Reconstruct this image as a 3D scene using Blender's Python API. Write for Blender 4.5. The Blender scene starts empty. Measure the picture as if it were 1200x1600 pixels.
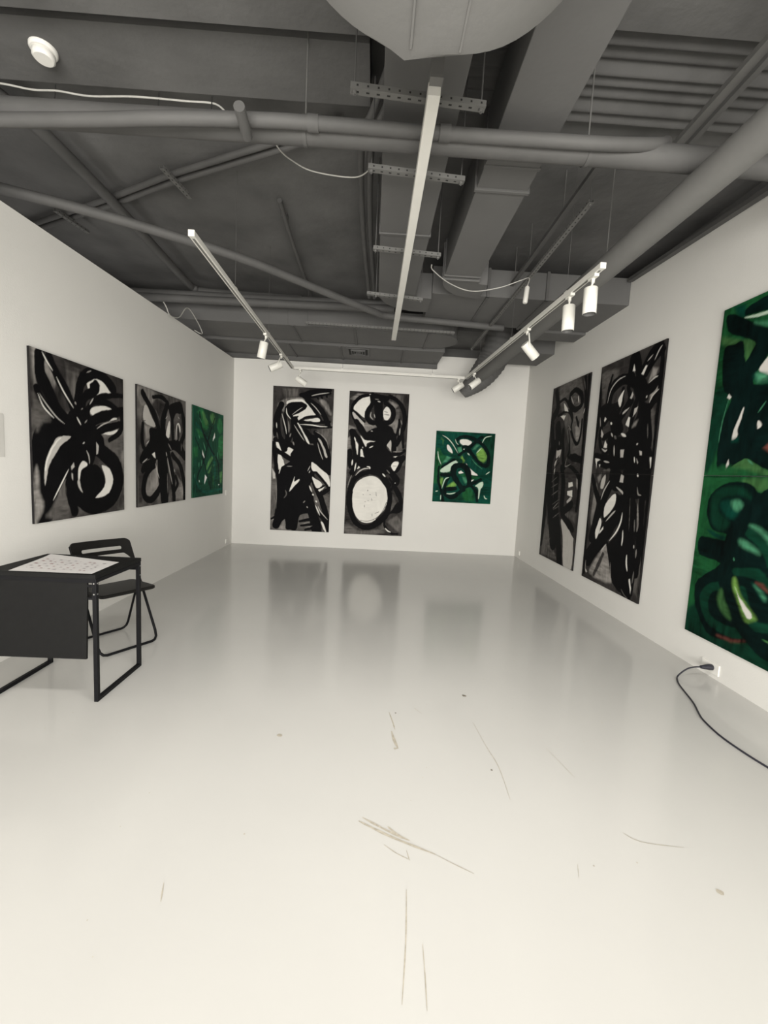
import bpy, bmesh, math, random, json
import numpy as np
from mathutils import Vector, Matrix, Quaternion, noise
random.seed(7)
sc = bpy.context.scene
COL = sc.collection
XL, XR, YB, YF, H = -2.378, 2.521, 7.175, -3.0, 1.375
ZC = 3.60

# ------------------------------------------------------------ materials
def mat(name, col, rough=.6, metal=0., nscale=0., namt=0., bump=0., bscale=40., spec=.5, coat=0.):
    m = bpy.data.materials.new(name); m.use_nodes = True
    nt = m.node_tree; b = nt.nodes['Principled BSDF']
    b.inputs['Base Color'].default_value = (*col, 1)
    b.inputs['Roughness'].default_value = rough
    b.inputs['Metallic'].default_value = metal
    b.inputs['Specular IOR Level'].default_value = spec
    if coat:
        b.inputs['Coat Weight'].default_value = coat
        b.inputs['Coat Roughness'].default_value = .12
    tc = nt.nodes.new('ShaderNodeTexCoord')
    if namt:
        n = nt.nodes.new('ShaderNodeTexNoise'); n.inputs['Scale'].default_value = nscale
        n.inputs['Detail'].default_value = 6
        nt.links.new(tc.outputs['Object'], n.inputs['Vector'])
        mp = nt.nodes.new('ShaderNodeMapRange')
        mp.inputs['From Min'].default_value = .3; mp.inputs['From Max'].default_value = .7
        mp.inputs['To Min'].default_value = 1 - namt; mp.inputs['To Max'].default_value = 1 + namt
        nt.links.new(n.outputs['Fac'], mp.inputs['Value'])
        mx = nt.nodes.new('ShaderNodeVectorMath'); mx.operation = 'SCALE'
        mx.inputs[0].default_value = col
        nt.links.new(mp.outputs['Result'], mx.inputs['Scale'])
        nt.links.new(mx.outputs['Vector'], b.inputs['Base Color'])
    if bump:
        n2 = nt.nodes.new('ShaderNodeTexNoise'); n2.inputs['Scale'].default_value = bscale
        n2.inputs['Detail'].default_value = 5
        nt.links.new(tc.outputs['Object'], n2.inputs['Vector'])
        bp = nt.nodes.new('ShaderNodeBump'); bp.inputs['Strength'].default_value = bump
        bp.inputs['Distance'].default_value = .01
        nt.links.new(n2.outputs['Fac'], bp.inputs['Height'])
        nt.links.new(bp.outputs['Normal'], b.inputs['Normal'])
    return m

M = dict(
    wall=mat('white wall paint', (.70, .69, .66), .85, nscale=1.2, namt=.02, bump=.08, bscale=90),
    floor=mat('grey floor paint', (.53, .523, .502), .15, nscale=.7, namt=.035, bump=.03, bscale=5, spec=.4),
    slab=mat('dark ceiling paint', (.092, .091, .090), .9, nscale=2.2, namt=.24, bump=.6, bscale=12),
    deck=mat('deck paint', (.078, .077, .076), .9, nscale=3, namt=.15, bump=.4, bscale=18),
    duct=mat('duct paint', (.098, .097, .096), .75, nscale=2.5, namt=.07, bump=.12, bscale=22),
    wrap=mat('wrapped duct paint', (.135, .134, .130), .8, nscale=3, namt=.05, bump=.2, bscale=12),
    pipe=mat('pipe paint', (.072, .071, .070), .7, nscale=5, namt=.1, bump=.1, bscale=30),
    steel=mat('painted channel', (.11, .109, .105), .6, nscale=8, namt=.1),
    hole=mat('slot shadow', (.01, .01, .01), .9),
    track=mat('white track', (.64, .63, .59), .4, nscale=10, namt=.03),
    groove=mat('track groove', (.12, .12, .11), .6),
    white=mat('white lamp paint', (.72, .71, .66), .35, nscale=12, namt=.02),
    lens=mat('lamp recess', (.10, .10, .10), .4),
    black=mat('black powder coat', (.004, .004, .005), .5, spec=.12, nscale=30, namt=.1),
    desk=mat('black desk board', (.008, .008, .008), .6, spec=.07, nscale=30, namt=.1),
    plas=mat('black chair plastic', (.007, .0065, .006), .42, spec=.2, nscale=20, namt=.1),
    chrome=mat('screw metal', (.5, .5, .5), .3, 1., nscale=20, namt=.05),
    paper=mat('white paper', (.74, .72, .71), .5, nscale=5, namt=.02),
    ink=mat('grey print', (.42, .38, .40), .6, nscale=30, namt=.1),
    inkr=mat('red print', (.35, .17, .19), .6, nscale=30, namt=.1),
    socket=mat('white socket plastic', (.78, .77, .73), .35, nscale=20, namt=.02),
    cord=mat('black cord rubber', (.012, .012, .02), .5, nscale=30, namt=.1),
    wire=mat('pale cable', (.40, .395, .37), .5, nscale=30, namt=.1),
    scuff=mat('floor scuff', (.40, .365, .30), .6, nscale=60, namt=.2),
    chip=mat('floor chip', (.16, .14, .11), .8, nscale=60, namt=.3),
    edge=mat('black canvas edge', (.012, .011, .011), .8, spec=.1, nscale=30, namt=.2),
    edgeg=mat('green canvas edge', (.012, .045, .022), .8, nscale=30, namt=.2),
    card=mat('pale label card', (.56, .55, .52), .6, nscale=10, namt=.02),
)
def canvas_mat():
    m = bpy.data.materials.new('painted canvas'); m.use_nodes = True
    nt = m.node_tree; b = nt.nodes['Principled BSDF']
    a = nt.nodes.new('ShaderNodeAttribute'); a.attribute_name = 'paint'
    nt.links.new(a.outputs['Color'], b.inputs['Base Color'])
    b.inputs['Roughness'].default_value = .62
    b.inputs['Specular IOR Level'].default_value = .05
    tc = nt.nodes.new('ShaderNodeTexCoord')
    n = nt.nodes.new('ShaderNodeTexNoise'); n.inputs['Scale'].default_value = 60
    nt.links.new(tc.outputs['Object'], n.inputs['Vector'])
    bp = nt.nodes.new('ShaderNodeBump'); bp.inputs['Strength'].default_value = .12
    bp.inputs['Distance'].default_value = .004
    nt.links.new(n.outputs['Fac'], bp.inputs['Height']); nt.links.new(bp.outputs['Normal'], b.inputs['Normal'])
    return m
M['canvas'] = canvas_mat()

# ------------------------------------------------------------ mesh builder
class MB:
    def __init__(s): s.v = []; s.f = []; s.mi = []; s.mats = []; s.sm = []
    def m(s, name):
        if name not in s.mats: s.mats.append(name)
        return s.mats.index(name)
    def add(s, vs, fs, mat, smooth=False):
        o = len(s.v); s.v += [tuple(v) for v in vs]; k = s.m(mat)
        for f in fs: s.f.append([i + o for i in f]); s.mi.append(k); s.sm.append(smooth)
    def box(s, a, b, mat, R=None, c=None):
        x0, y0, z0 = a; x1, y1, z1 = b
        vs = [Vector(p) for p in [(x0,y0,z0),(x1,y0,z0),(x1,y1,z0),(x0,y1,z0),(x0,y0,z1),(x1,y0,z1),(x1,y1,z1),(x0,y1,z1)]]
        if R is not None:
            c = Vector(c or (0,0,0)); vs = [R @ (v - c) + c for v in vs]
        s.add(vs, [(0,3,2,1),(4,5,6,7),(0,1,5,4),(1,2,6,5),(2,3,7,6),(3,0,4,7)], mat)
    def beam(s, p, q, w, h, mat, up=(0,0,1)):
        """box bar from p to q, w wide, h high"""
        p, q = Vector(p), Vector(q); d = (q-p).normalized(); up = Vector(up)
        if abs(d.dot(up)) > .98: up = Vector((0,1,0))
        x = d.cross(up).normalized(); y = x.cross(d).normalized()
        vs = [e + x*(i*w/2) + y*(j*h/2) for e in (p, q) for i, j in ((-1,-1),(1,-1),(1,1),(-1,1))]
        s.add(vs, [(0,1,2,3),(7,6,5,4),(0,4,5,1),(1,5,6,2),(2,6,7,3),(3,7,4,0)], mat)
    def tube(s, pts, r, mat, n=14, caps=True, smooth=True, rs=None, sq=None):
        P = [Vector(p) for p in pts]; N = len(P)
        T = []
        for i in range(N):
            t = (P[min(i+1,N-1)] - P[max(i-1,0)]); T.append(t.normalized() if t.length else Vector((0,0,1)))
        ref = Vector((0,0,1)) if abs(T[0].z) < .9 else Vector((0,1,0))
        x = T[0].cross(ref).normalized(); vs = []
        for i in range(N):
            if i: 
                q = T[i-1].rotation_difference(T[i]); x = (q @ x).normalized()
            y = T[i].cross(x).normalized(); rr = rs[i] if rs else r
            for k in range(n):
                a = 2*math.pi*k/n
                vs.append(P[i] + x*math.cos(a)*rr + y*math.sin(a)*rr*(sq or 1))
        fs = [(i*n+k, i*n+(k+1)%n, (i+1)*n+(k+1)%n, (i+1)*n+k) for i in range(N-1) for k in range(n)]
        s.add(vs, fs, mat, smooth)
        if caps:
            s.add(vs[:n], [tuple(range(n))[::-1]], mat); s.add(vs[-n:], [tuple(range(n))], mat)
    def build(s, name, parent=None, loc=None, bevel=0):
        me = bpy.data.meshes.new(name)
        off = Vector(loc) if loc is not None else Vector((0,0,0))
        me.from_pydata([Vector(v) - off for v in s.v], [], s.f)
        for k in s.mats: me.materials.append(M[k])
        me.polygons.foreach_set('material_index', s.mi); me.polygons.foreach_set('use_smooth', s.sm)
        me.update()
        bm = bmesh.new(); bm.from_mesh(me); bmesh.ops.recalc_face_normals(bm, faces=bm.faces); bm.to_mesh(me); bm.free()
        o = bpy.data.objects.new(name, me); COL.objects.link(o); o.location = off
        if parent is not None:
            pl = Vector(); q = parent
            while q is not None: pl += Vector(q.location); q = q.parent
            o.parent = parent; o.location = off - pl
        if bevel:
            b = o.modifiers.new('bevel', 'BEVEL'); b.width = bevel; b.segments = 2; b.limit_method = 'ANGLE'
        return o
def tag(o, label=None, cat=None, group=None, kind=None):
    if label: o['label'] = label
    if cat: o['category'] = cat
    if group: o['group'] = group
    if kind: o['kind'] = kind
    return o
def thing(name, loc, label, cat, group=None, rot=None):
    o = bpy.data.objects.new(name, None); COL.objects.link(o); o.location = loc
    o.empty_display_size = .05
    return tag(o, label, cat, group)
def smooth_path(pts, n=8, closed=False):
    P = [Vector(p) for p in pts]; out = []; N = len(P)
    rng = range(N if closed else N-1)
    for i in rng:
        if closed: a, b, c, d = P[i-1], P[i], P[(i+1)%N], P[(i+2)%N]
        else: a, b, c, d = P[max(i-1,0)], P[i], P[i+1], P[min(i+2,N-1)]
        for k in range(n):
            t = k/n
            out.append(.5*((2*b)+(c-a)*t+(2*a-5*b+4*c-d)*t*t+(3*b-a-3*c+d)*t**3))
    if not closed: out.append(P[-1])
    return out
def struct(mb, name, bevel=0): return tag(mb.build(name, bevel=bevel), kind='structure')
# ------------------------------------------------------------ room shell
def prism_y(prof_at, y0, y1, mat, name):
    pass
b = MB(); b.box((-4.1, YF-.15, -.15), (2.9, YB+.2, 0), 'floor'); floor = struct(b, 'floor')
b = MB(); b.box((-4.1, YF-.15, ZC), (2.9, YB+.2, ZC+.15), 'slab')
struct(b, 'ceiling')
def ztl(y): return 2.907 + .0375*(y-2.823)
def ztr(y): return 3.337 + .0644*(min(y, 4.6)-2.924)
# left partition, its top edge falls slightly towards the camera
b = MB()
ys = [YF, YB]
vs = []
for y in ys: vs += [(XL, y, 0), (XL-.12, y, 0), (XL-.12, y, ztl(y)), (XL, y, ztl(y))]
b.add(vs, [(0,1,2,3),(7,6,5,4),(0,3,7,4),(1,5,6,2),(3,2,6,7),(0,4,5,1)], 'wall')
struct(b, 'wall_left')
b = MB(); vs = []
ys = [YF, 2.0, 4.6, YB]
for y in ys: vs += [(XR, y, 0), (XR+.12, y, 0), (XR+.12, y, ztr(y)), (XR, y, ztr(y))]
fs = [(0,1,2,3),(15,14,13,12)]
for i in range(3):
    o = i*4; fs += [(o,o+3,o+7,o+4),(o+1,o+5,o+6,o+2),(o+3,o+2,o+6,o+7),(o,o+4,o+5,o+1)]
b.add(vs, fs, 'wall'); struct(b, 'wall_right')
b = MB(); b.box((-2.47, YB, 0), (XR+.12, YB+.12, 3.30), 'wall'); struct(b, 'wall_back')
b = MB(); b.box((-4.1, YF-.13, 0), (2.9, YF, ZC), 'wall'); struct(b, 'wall_front')
b = MB()
b.box((-4.1, YF, 0), (-3.98, YB+.2, ZC), 'slab'); b.box((XR+.2, YF, 0), (XR+.32, YB+.2, ZC), 'slab')
b.box((-4.0, YB+.125, 0), (XR+.3, YB+.2, ZC), 'slab'); struct(b, 'wall_outer')
# ceiling relief: lowered concrete panels and the ribbed deck
b = MB(); b.box((-3.9, 2.27, 3.44), (-.12, 2.63, ZC), 'slab'); b.box((-3.9, YF, 3.38), (-.42, 2.17, ZC), 'slab')
b.box((-.42, 1.44, 3.38), (-.06, 2.17, ZC), 'slab'); b.box((.95, YF, 3.50), (2.7, 2.18, ZC), 'slab'); b.box((-3.9, 6.35, 3.46), (2.6, YB+.1, ZC), 'slab')
struct(b, 'ceiling_beam')
b = MB(); N = 96; y0, y1 = 2.15, 2.78; vs = []
for i in range(N+1):
    y = y0 + (y1-y0)*i/N; t = (y-y0)/.078*2*math.pi
    z = 3.560 + .012*math.sin(t+.6*math.sin(t*.23)) + .009*math.sin(t*.37+1)
    for x in (.30, 2.66): vs.append((x, y, z + .004*math.sin(x*3+y*40)))
b.add(vs, [(2*i,2*i+1,2*i+3,2*i+2) for i in range(N)], 'deck', True)
b.add([(.3,y0,3.6),(2.66,y0,3.6),(2.66,y0,3.55),(.3,y0,3.55)], [(0,1,2,3)], 'deck')
struct(b, 'ceiling_deck')

# wear on the floor paint: parts of the floor
def scratch(pts, w, mt='scuff', z=.0007):
    P = smooth_path([(x, y, 0) for x, y in pts], 4); n = len(P); mb = MB(); vs = []
    for i, p in enumerate(P):
        d = (P[min(i+1,n-1)] - P[max(i-1,0)]).normalized(); nx = Vector((-d.y, d.x, 0))
        ww = w*(.35+.65*math.sin(math.pi*(i+.3)/(n-.4)))*(.7+.6*random.random())
        vs += [p + nx*ww/2 + Vector((0,0,z)), p - nx*ww/2 + Vector((0,0,z))]
    mb.add(vs, [(2*i,2*i+1,2*i+3,2*i+2) for i in range(n-1)], mt)
    return mb.build('scratch', floor)
def chip(x, y, r, mt='chip', e=.6):
    mb = MB(); vs = [(x+math.cos(a)*r*(.8+.4*random.random()), y+math.sin(a)*r*e*(.8+.4*random.random())*1.6, .0008) for a in [k*math.pi/6 for k in range(12)]]
    mb.add(vs, [tuple(range(12))], mt); mb.build('paint_chip', floor)
for p, w in [([(.006,1.523),(.13,1.455),(.289,1.386)], .012), ([(.02,1.54),(.12,1.48),(.2,1.44)], .010), ([(.12,1.50),(.15,1.47),(.17,1.455)], .010), ([(.289,1.386),(.35,1.35),(.413,1.316)], .003),
             ([(.193,1.359),(.185,1.40)], .003), ([(.104,1.42),(.15,1.385),(.195,1.362)], .003), ([(.174,1.256),(.16,1.10),(.139,.954)], .004),
             ([(.209,1.095),(.207,1.02),(.203,.942)], .003), ([(.153,2.275),(.17,2.18),(.179,2.116)], .008), ([(.16,2.10),(.17,2.03),(.187,1.961)], .014),
             ([(.165,1.96),(.187,1.965)], .014), ([(.62,2.2),(.64,2.0),(.66,1.85),(.65,1.65)], .003), ([(1.05,1.5),(1.1,1.46),(1.25,1.44)], .003),
             ([(.30,2.33),(.34,2.27)], .003), ([(-.62,1.26),(-.60,1.20)], .004), ([(.95,2.0),(1.0,1.8)], .002), ([(.80,1.36),(.78,1.31)], .002)]:
    scratch(p, w, z=.0007+.0002*random.random())
chip(.63, 2.484, .013); chip(-.416, 2.036, .013, 'scuff'); chip(.62, 1.83, .005); chip(1.25, 1.27, .011, 'scuff'); chip(.19, 2.27, .005)
for _ in range(36):
    chip(random.uniform(-1.6, 2.0), random.uniform(.9, 3.2), random.uniform(.0015, .0035), 'scuff')

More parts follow.
